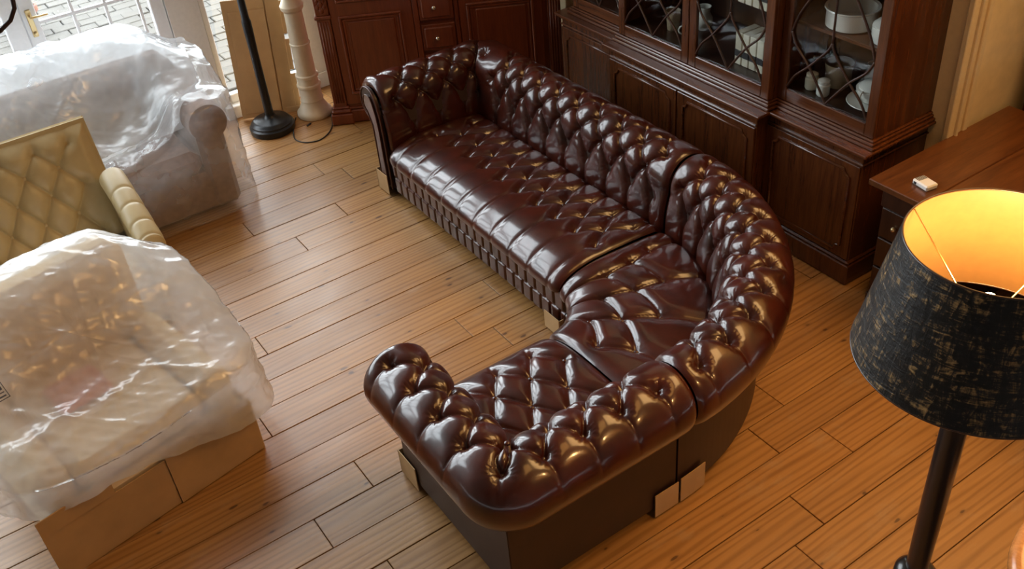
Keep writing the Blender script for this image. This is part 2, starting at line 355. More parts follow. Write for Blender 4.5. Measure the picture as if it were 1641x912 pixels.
# outside
og = struct(MB().box(-6, 8, 7.08, 18, -.14, -.075).build('ground', 'soil'))
pm = MB().box(-.1225, .1225, -.0715, .0715, -.075, -.045, .006).build('paver', 'paver', og); first = True
for r in range(26):
    for k in range(11):
        loc = (0.35 + k * .25 + (.125 if r % 2 else 0) + random.uniform(-.006, .006), 7.5 + r * .148, random.uniform(-.006, .006))
        if first: pm.location = loc; o = pm; first = False
        else: o = copy_child(pm, og, loc)
        o.rotation_euler = (random.uniform(-.02, .02), random.uniform(-.02, .02), random.uniform(-.03, .03))

# ================================================================== CHESTERFIELD SOFA (three sections)
CX, CY, RF = 1.94, 3.21, 0.295
DB = 0.86                           # base depth
ZB = 0.055
DC, ZR, RR = 0.828, 0.622, 0.158    # roll centre (depth, height) and radius
def back_profile(n=170):
    a0 = math.radians(188); p0 = (0.640, 0.36); p1 = (DC + RR * math.cos(a0), ZR + RR * math.sin(a0))
    pts = [((1 - s) * p0[0] + s * p1[0] - .012 * math.sin(math.pi * s), (1 - s) * p0[1] + s * p1[1]) for s in np.linspace(0, 1, 40)]
    pts += [(DC + RR * math.cos(a), ZR + RR * math.sin(a)) for a in np.linspace(a0, math.radians(-62), 120)[1:]]
    pts += [(DB + .004, ZR - RR * math.sin(math.radians(62)) - .004), (DB - .02, ZR - RR * math.sin(math.radians(62)) - .006)]
    P = np.array(pts); s = np.r_[0, np.cumsum(np.hypot(*np.diff(P, axis=0).T))]; t = np.linspace(0, s[-1], n)
    return np.c_[np.interp(t, s, P[:, 0]), np.interp(t, s, P[:, 1])], t, s, P
BP, BT, _s, _P = back_profile()
def t_of_angle(deg): # arc position on the roll
    a = math.radians(deg); q = np.array([DC + RR * math.cos(a), ZR + RR * math.sin(a)]); return BT[np.argmin(np.hypot(*(BP - q).T))]
def t_of_z(z): k = np.argmax(BP[:, 1] > z); return BT[k]
ROWS = [t_of_angle(69), t_of_angle(118), t_of_angle(165), t_of_z(0.535)]
def seg_dist(U, T, segs):
    d = np.full(U.shape, 9.0)
    for (a, b, c, e) in segs:
        dx, dy = c - a, e - b; l2 = dx * dx + dy * dy + 1e-12
        s = np.clip(((U - a) * dx + (T - b) * dy) / l2, 0, 1); d = np.minimum(d, np.hypot(U - a - s * dx, T - b - s * dy))
    return d
def tuft(U, T, btn, segs, A=.017, Dw=.052, base=.031, wr=.0028):
    gr = np.zeros(U.shape); th_ = np.zeros(U.shape)
    for sg in segs:
        a, b, c, e = sg[:4]; w0, w1 = sg[4:6] if len(sg) > 4 else (1, 1)
        dx, dy = c - a, e - b; l2 = dx * dx + dy * dy + 1e-12
        s = np.clip(((U - a) * dx + (T - b) * dy) / l2, 0, 1); d = np.hypot(U - a - s * dx, T - b - s * dy)
        w = w0 + (w1 - w0) * s; wide = 0.55 if len(sg) > 6 else 1.0
        gr = np.maximum(gr, wide * w * (1 - np.clip(d / Dw, 0, 1)) ** 2.2); th_ = np.maximum(th_, w * np.exp(-d / .006))
    h = A * (1 - gr) - .0095 * th_
    rb = np.full(U.shape, 9.0); th = np.zeros(U.shape)
    for (a, b) in btn:
        r = np.hypot(U - a, T - b); k = r < rb; rb = np.where(k, r, rb); th = np.where(k, np.arctan2(T - b, U - a), th)
    h = h + base * (1 - np.exp(-(rb / .031) ** 1.4))
    h = h + wr * np.cos(11 * th + 3 * np.sin(2 * th)) * np.exp(-((rb - .028) / .017) ** 2)
    return h - A - base
def normals(P):
    du = np.gradient(P, axis=0); dv = np.gradient(P, axis=1); n = np.cross(du, dv); n /= np.linalg.norm(n, axis=2, keepdims=True) + 1e-12; return n
def lattice(us_row0, rows, pitch, lo, hi, tmin, tmax):
    """diamond lattice: row k shifted half a pitch; vertical pleats beyond the first and last rows"""
    btn, segs, R = [], [], []
    for k, t in enumerate(rows):
        off = 0 if k % 2 == 0 else pitch / 2
        R.append([u for u in [x + off for x in us_row0] + [us_row0[0] + off - pitch, us_row0[-1] + off + pitch] if lo < u < hi])
        btn += [(u, t) for u in R[-1]]
    for k in range(len(rows) - 1):
        for u in R[k]:
            for v in R[k + 1]:
                if abs(u - v) < pitch * .6: segs.append((u, rows[k], v, rows[k + 1]))
    a, b = (0, -1)
    for u in R[0]: segs.append((u, rows[0], u, rows[0] + .21, 1.0, .0, 1))
    for u in R[-1]: segs.append((u, rows[-1], u, tmin if rows[0] > rows[-1] else tmax))
    return btn, segs
btn_me = bpy.data.meshes.new('button')
_b = MB().lathe([(0.0115, -.004), (0.0115, .001), (0.009, .0042), (0.004, .0058), (0.0, .006)], n=12); btn_me.from_pydata(_b.v, [], _b.f); btn_me.materials.append(M['leather']); btn_me.shade_smooth()
def put_buttons(P, N, U, T, btn, parent):
    for a, b in btn:
        i = np.unravel_index(np.argmin((U - a) ** 2 + (T - b) ** 2), U.shape)
        n = Vector(N[i]); o = bpy.data.objects.new('button', btn_me); C.objects.link(o); o.parent = parent
        o.matrix_world = Matrix.Translation(Vector(P[i]) + n * .004) @ n.to_track_quat('Z', 'Y').to_matrix().to_4x4()
def upholster(name, P, U, T, btn, segs, parent, ends=(True, True), orient=None, mat='leather', **kw):
    N = normals(P)
    if orient is not None and np.sum(N * orient(P)) < 0: N = -N
    h = tuft(U, T, btn, segs, **kw)
    du = np.r_[0, np.cumsum(np.median(np.linalg.norm(np.diff(P, axis=0), axis=2), axis=1))]
    for e, d in ((ends[0], du), (ends[1], du[-1] - du)):
        if e: h = h - .022 * np.exp(-(d / .016))[:, None]
    Q = P + N * h[..., None]
    o = grid_obj(name, Q, mat, parent); put_buttons(Q, N, U, T, btn, parent); return o
up = lambda P: np.array([0, 0, 1.0])
# --- plan mappings (s along the length, d depth from the front line)
def map_corner(th, d): r = RF + d; return CX + r * np.sin(th), CY - r * np.cos(th)
class Run:
    """straight back run that turns into an arm at its far end; origin = seam, a = along, o = outward"""
    def __init__(s, org, a, o, length, armlen):
        s.org, s.a, s.o, s.len, s.arm = np.array(org, float), np.array(a, float), np.array(o, float), length, armlen
        s.rf = .09
    def xy(s, al, ou): return s.org[0] + al * s.a[0] + ou * s.o[0], s.org[1] + al * s.a[1] + ou * s.o[1]
    def back(s, U, D):
        # U runs along the back, round the corner, then along the arm to its front
        off = DB - D; c = np.maximum(off, s.rf); rad = np.maximum(s.rf - off, 0)
        L1 = s.len - s.rf; La = .14; q = s.len - c            # q = along-position of the turn
        al = np.minimum(U, q); ou = D.copy()
        ang = np.clip((U - L1) / La, 0, 1) * math.pi / 2; m = U > L1
        al_c = q + rad * np.sin(ang); ou_c = (DB - c) + rad * np.cos(ang)
        v = U - L1 - La; m2 = v > 0
        # arm: outward depth now runs along the length direction
        al_a = np.where(m2, s.len - off, 0); ou_a = np.minimum(DB - s.rf - v, DB - c)
        al = np.where(m, al_c, al); ou = np.where(m, ou_c, ou)
        al = np.where(m2, al_a, al); ou = np.where(m2, ou_a, ou)
        return s.xy(al, ou)
    def total(s): return s.len - s.rf + .14 + (DB - s.rf) + s.arm
def body(parent, plan, n, closed_ends=True):
    """plain leather outer shell: base and outside back, extruded along plan(i) -> function d -> xy"""
    prof = [(0.02, ZB), (DB, ZB), (DB, .56), (DC, .62), (.70, .62), (.66, .30), (0.02, .30)]
    mb = MB(); vs = []
    for i in range(n):
        f = plan(i)
        for d, z in prof: x, y = f(d); vs.append((x, y, z))
    k = len(prof); fs = [tuple(range(k)), tuple((n - 1) * k + j for j in range(k))[::-1]]
    for i in range(n - 1):
        for j in range(k): fs.append((i * k + j, i * k + (j + 1) % k, (i + 1) * k + (j + 1) % k, (i + 1) * k + j))
    mb.add(vs, fs); return mb.build('outer_panel', 'leather_plain', parent)
def back_grid(u, mp):
    U, J = np.meshgrid(u, np.arange(len(BT)), indexing='ij'); D = BP[J, 0]; Z = BP[J, 1]; T = BT[J]
    x, y = mp(U, D); return np.stack([x, y, Z], -1), U, T
def seat_profile(n, dback, zs=.425):
    pts = [(dback, zs - .05), (dback - .05, zs - .012), (dback - .15, zs), (.32, zs + .008)]
    pts += [(.24 - .285 * math.sin(a) ** .95, .315 + (zs - .307) * math.cos(a)) for a in np.linspace(0.0, math.pi / 2, 24)]
    pts += [(-.044, .30), (-.030, .285), (.02, .283)]
    P = np.array(pts); s = np.r_[0, np.cumsum(np.hypot(*np.diff(P, axis=0).T))]; t = np.linspace(0, s[-1], n)
    return np.c_[np.interp(t, s, P[:, 0]), np.interp(t, s, P[:, 1])], t
def rail(parent, plan, length, pitch=.083):
    """front border: two staggered rows of padded biscuits"""
    n = int(length / .006); u = np.linspace(0, length, n); z = np.linspace(ZB, .283, 44)
    U, Zz = np.meshgrid(u, z, indexing='ij'); zm = ZB + .108
    top = Zz > zm; w = np.where(top, U / pitch, U / pitch + .5); e = np.abs(w - np.round(w)) * pitch
    ez = np.minimum(np.abs(Zz - zm), np.where(top, .283 - Zz, Zz - ZB) + .004)
    h = .017 * (1 - (1 - np.clip(e / .014, 0, 1)) ** 2.2) * (1 - (1 - np.clip(ez / .015, 0, 1)) ** 2.5)
    x, y = plan(U, 0.012 - h); return grid_obj('front_border', np.stack([x, y, Zz], -1), 'leather', parent)
def foot(parent, x, y):
    MB().lathe([(.028, 0), (.030, .02), (.034, ZB + .01)], n=14).xf(Matrix.Translation((x, y, 0.001))).build('foot', 'black_wood', parent, True, 40)
def guard(parent, pts, z0=.012, z1=.13):
    """folded cardboard protector: thin upright strip along plan points"""
    mb = MB(); t = .004
    for (a, b) in zip(pts[:-1], pts[1:]):
        a, b = Vector((*a, 0)), Vector((*b, 0)); n = Vector((b.y - a.y, a.x - b.x, 0)).normalized() * t
        mb.add([(p.x, p.y, z) for p in (a, b, b + n, a + n) for z in (z0, z1)], [(0, 2, 3, 1), (2, 4, 5, 3), (4, 6, 7, 5), (6, 0, 1, 7), (0, 6, 4, 2), (1, 3, 5, 7)])
    mb.build('cardboard_guard', 'card', parent)
def facing(parent, fn):
    """scroll-shaped arm front: fn(d, z, depth) -> world"""
    poly = [(.70, ZB + .01), (.70, .45), (.712, .58)] + [(DC + RR * .66 * math.cos(a), ZR + RR * .66 * math.sin(a)) for a in np.linspace(math.radians(185), math.radians(-75), 36)] + [(DB - .015, .50), (DB - .015, ZB + .01)]
    MB().prism(poly, fn, -.004, .012).build('arm_front', 'leather_plain', parent)
    inner = [(.735, ZB + .02), (.735, .44), (.745, .56)] + [(DC + .062 * math.cos(a), ZR - .005 + .062 * math.sin(a)) for a in np.linspace(math.radians(170), math.radians(-60), 24)] + [(DB - .05, .48), (DB - .05, ZB + .02)]
    MB().prism(inner, fn, .010, .022).build('arm_front_panel', 'leather', parent)
    MB().tube([fn(a, b, .014) for a, b in poly[:-1]], .0055, 6).build('piping', 'welt', parent, True)
    MB().tube([fn(a, b, .023) for a, b in inner], .004, 6).build('piping', 'welt', parent, True)

def straight_section(name, run, us0, pitch, rows_seat, seat_phase, seat_pitch, label, mirror):
    E_ = empty(name, (run.xy(.4, .4)[0], run.xy(.4, .4)[1], 0)); tag(E_, label, 'sofa', 'sections of the corner sofa')
    inv = Matrix.Translation((-E_.location.x, -E_.location.y, 0))
    before = set(C.objects)
    tot = run.total()
    u = np.linspace(.004, tot, int(tot / .006)); P, U, T = back_grid(u, run.back)
    ux = np.clip((U - (tot - .055)) / .055, 0, 1); fr_ = .62 + .38 * np.sqrt(1 - ux ** 2); cx_, cy_ = run.back(U, np.full(U.shape, DC))
    cen_ = np.stack([cx_, cy_, np.full(U.shape, ZR)], -1); roll_ = (T > t_of_angle(186))[..., None]
    P = np.where(roll_, cen_ + (P - cen_) * fr_[..., None], P)
    corner_u = run.len - run.rf + .07
    arm_us = [corner_u + .185 * k for k in range(1, 5)]
    back_us = us0
    # one lattice along back, corner and arm
    allu = sorted(back_us) + [corner_u] + arm_us
    btn, segs = [], []
    R = []
    for k, t in enumerate(ROWS):
        if k % 2 == 0: R.append(list(allu))
        else:
            R.append([allu[0] - pitch / 2] + [(a + b) / 2 for a, b in zip(allu[:-1], allu[1:])] + [allu[-1] + .085])
        R[-1] = [v for v in R[-1] if .05 < v < tot - .045]
    R = [[v for v in r if not (k > 1 and abs(v - corner_u) < .05)] for k, r in enumerate(R)]
    for k, t in enumerate(ROWS): btn += [(v, t) for v in R[k]]
    for k in range(3):
        for a in R[k]:
            for b in R[k + 1]:
                if abs(a - b) < .125: segs.append((a, ROWS[k], b, ROWS[k + 1]))
    for a in R[0]: segs.append((a, ROWS[0], a, ROWS[0] + .21, 1.0, .0, 1))
    for a in R[3]: segs.append((a, ROWS[3], a, 0, .9, .6))
    cen = np.array([*run.xy(run.len * .4, .3), .35])
    upholster('tufted_back', P, U, T, btn, segs, E_, orient=lambda P: P - np.array([*run.xy(run.len * .5, DC), 0.45]) * np.array([0, 0, 1]) - np.array([0, 0, 0]) if False else np.broadcast_to(np.array([0, 0, 1.0]), P.shape))
    # seat
    ls = run.len - .215; SP, ST = seat_profile(110, .665)
    u = np.linspace(0.004, ls, int(ls / .006)); U, J = np.meshgrid(u, np.arange(len(ST)), indexing='ij')
    x, y = run.xy(U, SP[J, 0]); P = np.stack([x, y, SP[J, 1]], -1); T = ST[J]
    d2t = lambda d: ST[np.argmin(np.abs(SP[:84, 0] - d))]
    btn, segs = [], []
    R = []
    for k, d in enumerate(rows_seat):
        us = [seat_phase + (seat_pitch / 2 if k % 2 else 0) + seat_pitch * j for j in range(-2, 14)]
        R.append([v for v in us if .06 < v < ls - .05]); btn += [(v, d2t(d)) for v in R[-1]]
    for k in range(len(rows_seat) - 1):
        for a in R[k]:
            for b in R[k + 1]:
                if abs(a - b) < seat_pitch * .6: segs.append((a, d2t(rows_seat[k]), b, d2t(rows_seat[k + 1])))
    fsegs = [(a, d2t(rows_seat[0]), a, ST[-1]) for a in R[0]] if not mirror else [(a, d2t(rows_seat[0]), a, d2t(rows_seat[0]) + .05) for a in R[0]]
    segs += [(a, d2t(rows_seat[-1]), a, 0) for a in R[-1]]
    N = normals(P); N = N if N[..., 2].sum() > 0 else -N
    h = tuft(U, T, btn, segs, A=.016, Dw=.06, base=.015, wr=.0015)
    fl_ = seg_dist(U, T, fsegs); h = h - .009 * np.exp(-(fl_ / .010)) + .004 * np.exp(-(fl_ / .004) ** 2)
    dd = np.minimum(U, ls - U); h = h - .03 * np.exp(-dd / .02)
    Q = P + N * h[..., None]; grid_obj('seat_cushion', Q, 'leather', E_); put_buttons(Q, N, U, T, btn, E_)
    rail(E_, lambda U, D: run.xy(U, D), ls + .02)
    # outer shells
    body(E_, lambda i: (lambda d: run.xy([0.005, run.len - .004][i], d)), 2)
    mb = MB(); al0, al1 = run.len - .20, run.len
    pr = [(run.len - DB + .66, ZB), (run.len, ZB), (run.len, .56), (run.len - DB + DC, .62), (run.len - DB + .70, .62), (run.len - DB + .66, .5)]
    mb.prism(pr, lambda a, z, o: (*run.xy(a, o), z), 0.0 - run.arm + .012, DB - .003).build('outer_panel', 'leather_plain', E_)
    facing(E_, lambda d, z, q: (*run.xy(run.len - DB + d, -run.arm - q), z))
    for a, o in ((.06, .08), (.06, DB - .06), (run.len - .07, .06), (run.len - .07, DB - .07)): foot(E_, *run.xy(a, o))
    for o in set(C.objects) - before: o.matrix_world = inv @ o.matrix_world
    return E_
near = Run((CX, CY - RF), (-1, 0), (0, -1), CX - 1.11, .0)
lng = Run((CX + RF, CY + .008), (0, 1), (1, 0), 5.182 - CY, .0)
near_o = straight_section('sofa_end_section', near, [.126, .299, .473, .648], .175, [.06, .20, .35, .50], .167, .187,
    'short oxblood tufted leather sofa section with rolled arm, nearest the camera', True)
long_o = straight_section('sofa_long_section', lng, [.20, .382, .566, .760, .945, 1.124, 1.306, 1.473, 1.634], .18, [.27, .40, .53], .081, .1735,
    'long oxblood tufted leather sofa section in front of the glazed bookcase', False)
# --- curved corner section
def corner_section():
    E_ = empty('sofa_corner_section', (2.5, 2.65, 0)); tag(E_, 'curved oxblood tufted leather corner section between the two straight sofa sections', 'sofa', 'sections of the corner sofa')
    inv = Matrix.Translation((-2.5, -2.65, 0)); before = set(C.objects)
    g = .004; rr = RF + .83; tot = rr * math.pi / 2
    u = np.linspace(g, tot - g, int(tot / .006)); P, U, T = back_grid(u, lambda U, D: map_corner(U / rr, D))
    pitch = tot / 10; us = [pitch * (k + .5) for k in range(10)]; btn, segs = lattice(us, ROWS, pitch, .045, tot - .045, 0, BT[-1])
    upholster('tufted_back', P, U, T, btn, segs, E_, orient=lambda P: np.broadcast_to(np.array([0, 0, 1.0]), P.shape))
    SP, ST = seat_profile(110, .665); rs = .56; tot = rs * math.pi / 2
    u = np.linspace(.004, tot - .004, int(tot / .006)); U, J = np.meshgrid(u, np.arange(len(ST)), indexing='ij')
    x, y = map_corner(U / rs, SP[J, 0]); P = np.stack([x, y, SP[J, 1]], -1); T = ST[J]
    # metric plan coordinates for the tufting (unrolled front edge keeps its distance)
    d2t = lambda r: ST[np.argmin(np.abs(SP[:84, 0] + RF - r))]
    fr = [(.385, 7), (.38, 29), (.41, 52), (.46, 73)]; md = [(.525, 10), (.535, 34), (.585, 57), (.635, 78)]; bk = [(.68, 18), (.71, 40), (.74, 62), (.77, 82)]
    cv = lambda r, a: (math.radians(a) * rs, d2t(r))
    B_ = [cv(*q) for q in fr[1:] + md + bk]; sg = []
    for i, q in enumerate(fr):
        if i: sg.append((*cv(*q), *cv(*md[i - 1]))); sg.append((*cv(*q), *cv(*md[i])))
        if i: sg.append((*cv(*q), cv(*q)[0], ST[-1]))
    for i, q in enumerate(md):
        sg.append((*cv(*q), *cv(*bk[i])))
        if i: sg.append((*cv(*q), *cv(*bk[i - 1])))
    for q in bk: sg.append((*cv(*q), cv(*q)[0], 0))
    N = normals(P); N = N if N[..., 2].sum() > 0 else -N
    dgU = U * ((SP[J, 0] + RF) / rs); h = tuft(U, T, B_, sg, A=.018, Dw=.06, base=.017, wr=.0018)
    fade = np.clip((ST[-1] - T) / .30, .35, 1); h = h * fade
    dd = np.minimum(U, tot - U); h = h - .03 * np.exp(-dd / .02)
    Q = P + N * h[..., None]; grid_obj('seat_cushion', Q, 'leather', E_); put_buttons(Q, N, U, T, B_, E_)
    rail(E_, lambda U, D: map_corner(U / RF, D), RF * math.pi / 2, .077)
    body(E_, lambda i: (lambda d: map_corner(.005 + (math.pi / 2 - .01) * i / 40, d)), 41)
    for th, d in ((.12, .08), (.06, DB - .07), (1.45, .08), (1.51, DB - .07), (.78, DB - .07)): foot(E_, *map_corner(th, d))
    guard(E_, [map_corner(.012, DB + .012), map_corner(.075, DB + .012), map_corner(.135, DB + .014)], .015, .155)
    for o in set(C.objects) - before: o.matrix_world = inv @ o.matrix_world
    return E_
corner_section()
def late_guard(E_, pts, *a):
    before = set(C.objects); guard(E_, pts, *a); inv = Matrix.Translation((-E_.location.x, -E_.location.y, 0))
    for o in set(C.objects) - before: o.matrix_world = inv @ o.matrix_world
late_guard(near_o, [near.xy(.125, DB + .01), near.xy(-.002, DB + .01)], .015, .145)
late_guard(near_o, [near.xy(near.len + .01, .12), near.xy(near.len + .01, -.03), near.xy(near.len - .12, -.03)], .012, .15)
late_guard(long_o, [lng.xy(.14, -.03), lng.xy(.012, -.03), lng.xy(.012, .0)], .012, .12)
late_guard(long_o, [lng.xy(lng.len - .13, -.03), lng.xy(lng.len + .012, -.03), lng.xy(lng.len + .012, .10)], .012, .15)

# ================================================================== BREAKFRONT BOOKCASE
bc = tag(empty('bookcase', (3.85, 3.82, 0)), 'dark mahogany breakfront bookcase with astragal glazed doors', 'bookcase')
BX, BY = 3.85, 3.82
def bbox(name, x0, x1, y0, y1, z0, z1, b=.004, mat='mahogany', parent=None, off=(BX, BY)):
    return MB().box(x0 - off[0], x1 - off[0], y0 - off[1], y1 - off[1], z0, z1, b).build(name, mat, parent or bc)
WINGS = [('r', 2.62, 3.245), ('c', 3.245, 4.475), ('l', 4.475, 5.08)]
XB = 4.15
for k, y0, y1 in WINGS:
    xf = 3.565 if k == 'c' else 3.65                       # lower carcase front
    e0, e1 = (y0 - (0.0 if k == 'l' else (.0 if k == 'c' else 0)), y1)
    bbox('plinth', xf - .022, XB, y0 - (.018 if k == 'r' else 0), y1 + (.018 if k == 'l' else 0), 0.002, .125, .006)
    bbox('plinth_moulding', xf - .016, XB, y0 - (.012 if k == 'r' else 0), y1 + (.012 if k == 'l' else 0), .125, .145, .008)
    bbox('carcase', xf, XB, y0, y1, .145, .765, .003)
    bbox('frieze_bead', xf - .010, XB, y0 - (.010 if k == 'r' else 0), y1 + (.010 if k == 'l' else 0), .722, .734, .005, 'mahogany_h')
    for j, (dx, a, b) in enumerate(((.012, .765, .778), (.026, .778, .789), (.038, .789, .806))):
        bbox('waist_moulding', xf - dx, XB, y0 - (dx if k != 'l' else 0), y1 + (dx if k != 'r' else 0), a, b, .004, 'mahogany_h')
    # panelled doors
    nd = 2 if k == 'c' else 1
    for i in range(nd):
        a = y0 + (y1 - y0) * i / nd + .004; b = y0 + (y1 - y0) * (i + 1) / nd - .004
        d = bbox('door', xf - .012, xf - .001, a, b, .152, .715, .003)
        m = .055; n_ = .035; pts = []
        A0, A1, Z0, Z1 = a + m, b - m, .19, .675
        for (cy, cz, sa) in ((A0, Z0, 0), (A1, Z0, 90), (A1, Z1, 180), (A0, Z1, 270)):
            for q in range(5):
                w = math.radians(sa + 90 - q * 22.5); pts.append((xf - .014 - BX, cy + n_ * math.cos(w) - BY, cz + n_ * math.sin(w)))
        MB().tube(pts, .0085, 8, True).build('panel_moulding', 'mahogany_h', d, True)
    # upper part
    xu = 3.635 if k == 'c' else 3.70
    for dx, z0, z1 in ((.030, .806, .822), (.018, .822, .838), (.010, .838, .85)):
        bbox('upper_base_moulding', xu - dx, XB, y0 - (dx if k != 'l' else 0) + (0 if k != 'l' else .03), y1 + (dx if k != 'r' else 0) - (.06 if k == 'l' else 0), z0, z1, .004, 'mahogany_h')
    ya, yb = y0, y1
    if k == 'l': yb = y1 - .06
    for yy in ([ya, yb - .022] if k != 'c' else [ya, yb - .022]): bbox('side_panel', xu + .02, XB, yy, yy + .022, .85, 2.15, .002)
    bbox('back_panel', XB - .012, XB, ya, yb, .85, 2.15, 0, 'dark_wood')
    bbox('shelf', xu + .03, XB - .012, ya + .022, yb - .022, .85, .915, .002, 'dark_wood')
    for zs in (1.245, 1.58, 1.9): bbox('shelf', 3.775, XB - .012, ya + .022, yb - .022, zs, zs + .02, .003, 'mahogany_h')
    bbox('cornice', xu - .05, XB, ya - (.05 if k == 'r' else 0), yb + (.05 if k == 'l' else 0), 2.15, 2.26, .02)
    for i in range(nd):
        a = ya + (yb - ya) * i / nd + .002; b = ya + (yb - ya) * (i + 1) / nd - .002; st = .056
        dr = empty('glazed_door', (xu + .01 - BX, (a + b) / 2 - BY, 0)); dr.parent = bc; w = (b - a) / 2
        for s_ in (-1, 1):
            p, q = sorted((s_ * w, s_ * (w - st))); MB().box(-.011, .011, p, q, .852, 2.148, .003).build('stile', 'mahogany', dr)
        for p, q in ((.852, .918), (2.08, 2.148)): MB().box(-.0108, .0108, -w + st, w - st, p, q, .003).build('rail', 'mahogany_h', dr)
        MB().box(-.0015, .0015, -w + st, w - st, .918, 2.08).build('glass_pane', 'glass', dr)
        g = w - st
        def bar(pts): 
            P = [Vector(p) for p in pts]
            # smooth with catmull-rom
            out = []
            for i_ in range(len(P) - 1):
                p0, p1, p2, p3 = P[max(i_ - 1, 0)], P[i_], P[i_ + 1], P[min(i_ + 2, len(P) - 1)]
                for t_ in np.linspace(0, 1, 6, endpoint=False):
                    out.append(.5 * ((2 * p1) + (p2 - p0) * t_ + (2 * p0 - 5 * p1 + 4 * p2 - p3) * t_ * t_ + (3 * p1 - p0 - 3 * p2 + p3) * t_ ** 3))
            out.append(P[-1]); MB().tube(out, .0065, 6).build('astragal_bar', 'dark_wood', dr, True)
        xq = -.006
        for s_ in (-1, 1):
            bar([(xq, 0, 1.25), (xq, s_ * g * .10, 1.20), (xq, s_ * g * .50, 1.087), (xq, s_ * g * .82, 1.01), (xq, s_ * g, .935)])
            bar([(xq, 0, .925), (xq, s_ * g * .16, .98), (xq, s_ * g * .50, 1.087), (xq, s_ * g * .85, 1.17), (xq, s_ * g, 1.238)])
            bar([(xq, s_ * g, 1.238), (xq, s_ * g * .80, 1.36), (xq, s_ * g * .3, 1.55), (xq, 0, 1.68)])
        bar([(xq, 0, 1.25), (xq, 0, 1.45), (xq, 0, 1.68)]); bar([(xq, 0, 1.68), (xq, 0, 2.08)])
# contents
def lathe_thing(name, prof, loc, mat, label, cat, group=None, extra=None):
    e = empty(name, loc); MB().lathe(prof, n=26).build('body', mat, e, True, 45)
    if extra: extra(e)
    return tag(e, label, cat, group)
def lid(e, r, z, mat, knobmat=None):
    l = MB().lathe([(r, z), (r * 1.02, z + .006), (r * .8, z + .022), (0, z + .03)], n=24).build('lid', mat, e, True, 50)
    MB().lathe([(.006, z + .028), (.006, z + .038), (.013, z + .045), (.010, z + .053), (0, z + .055)], n=12).build('knob', knobmat or mat, l, True)
def loop_handle(e, x, z, r, mat, a=0):
    pts = [(math.cos(a) * (x + r * math.sin(t)), math.sin(a) * (x + r * math.sin(t)), z + r * 1.2 * math.cos(t)) for t in np.linspace(0, math.pi, 9)]
    MB().tube(pts, .005, 7).build('handle', mat, e, True)
ZS = .916
lathe_thing('storage_jar', [(.028, 0), (.034, .01), (.034, .06), (.026, .066), (.030, .07), (.030, .084), (.02, .09), (0, .091)], (3.80, 3.11, ZS), 'paper', 'small cream jar left of the other jar behind the right-hand glass', 'jar')
lathe_thing('storage_jar', [(.028, 0), (.034, .01), (.034, .06), (.026, .066), (.030, .07), (.030, .084), (.02, .09), (0, .091)], (3.785, 3.02, ZS), 'china', 'small pale jar in front of the tan stoneware pot', 'jar')
lathe_thing('stoneware_pot', [(.06, 0), (.068, .01), (.066, .08), (.076, .125), (.072, .125), (.06, .03), (0, .02)], (3.93, 3.05, ZS), 'stoneware', 'tan stoneware pot with open top on the bottom shelf', 'pot')
lathe_thing('cream_jug', [(.035, 0), (.045, .02), (.05, .06), (.036, .10), (.04, .115), (.034, .113), (.03, .06), (0, .03)], (4.06, 2.93, ZS), 'china', 'small cream jug with loop handle behind the tureen', 'jug', None, lambda e: loop_handle(e, .045, .065, .03, 'china', 4.4))
lathe_thing('platter', [(.06, 0), (.11, .012), (.128, .020), (.126, .024), (.10, .018), (0, .014)], (3.885, 2.79, ZS), 'china', 'wide shallow platter under the white tureen', 'plate')
def tur(e): lid(e, .075, .072, 'china'); loop_handle(e, .085, .05, .022, 'china', 0); loop_handle(e, .085, .05, .022, 'china', math.pi)
lathe_thing('tureen', [(.05, 0), (.055, .012), (.085, .05), (.088, .07), (.078, .072)], (3.885, 2.79, ZS + .020), 'china', 'white lidded tureen with loop handles on the platter', 'tureen', None, tur)
lathe_thing('round_dish', [(.118, 0), (.125, .006), (.125, .085), (.135, .092), (.133, .098), (.118, .095), (.112, .02), (0, .015)], (3.91, 3.0, 1.266), 'china', 'large round white dish on the upper shelf', 'bowl')
lathe_thing('casserole', [(.082, 0), (.09, .008), (.09, .075), (.084, .078)], (3.885, 2.745, 1.266), 'china', 'white round casserole with lid beside the large dish', 'pot', None, lambda e: lid(e, .086, .078, 'china', 'rubber'))
lathe_thing('cream_bowl', [(.04, 0), (.045, .008), (.075, .05), (.072, .052), (.04, .012), (0, .01)], (3.87, 3.70, 1.266), 'paper', 'cream bowl on the upper shelf left of the volumes', 'bowl')
bi = 0
for row, z in ((0, ZS), (1, 1.266)):
    for i in range(5):
        y = 3.365 + i * .053; h = .185 if row == 0 else .15
        e = empty('book', (3.80, y, z))
        MB().box(-.065, .075, -.024, .024, 0.0, h, .003).build('cover', 'paper', e)
        MB().box(-.0665, -.03, -.0245, .0245, .045, .085, .002).build('spine_band', 'book_dark', e)
        tag(e, 'cream volume with a dark band, ' + ('bottom' if row == 0 else 'upper') + ' row, ' + ['rightmost', 'second from the right', 'middle', 'second from the left', 'leftmost'][i] + ' behind the centre glass', 'book', 'banded volumes in the bookcase')
def cup(loc, label, a, mat='china'):
    lathe_thing('teacup', [(.022, 0), (.026, .006), (.04, .045), (.045, .07), (.042, .07), (.034, .03), (0, .012)], loc, mat, label, 'cup', None, lambda e: loop_handle(e, .042, .042, .02, mat, a))
cup((3.80, 4.03, ZS), 'white teacup with handle behind the left centre door', 2.5); cup((3.80, 4.63, ZS), 'cream cup behind the leftmost glazed door', 3.5, 'paper')
lathe_thing('tan_beaker', [(.03, 0), (.034, .005), (.045, .12), (.042, .12), (.03, .01), (0, .01)], (3.80, 4.17, ZS), 'stoneware', 'tan tapered beaker beside the white teacup', 'cup')
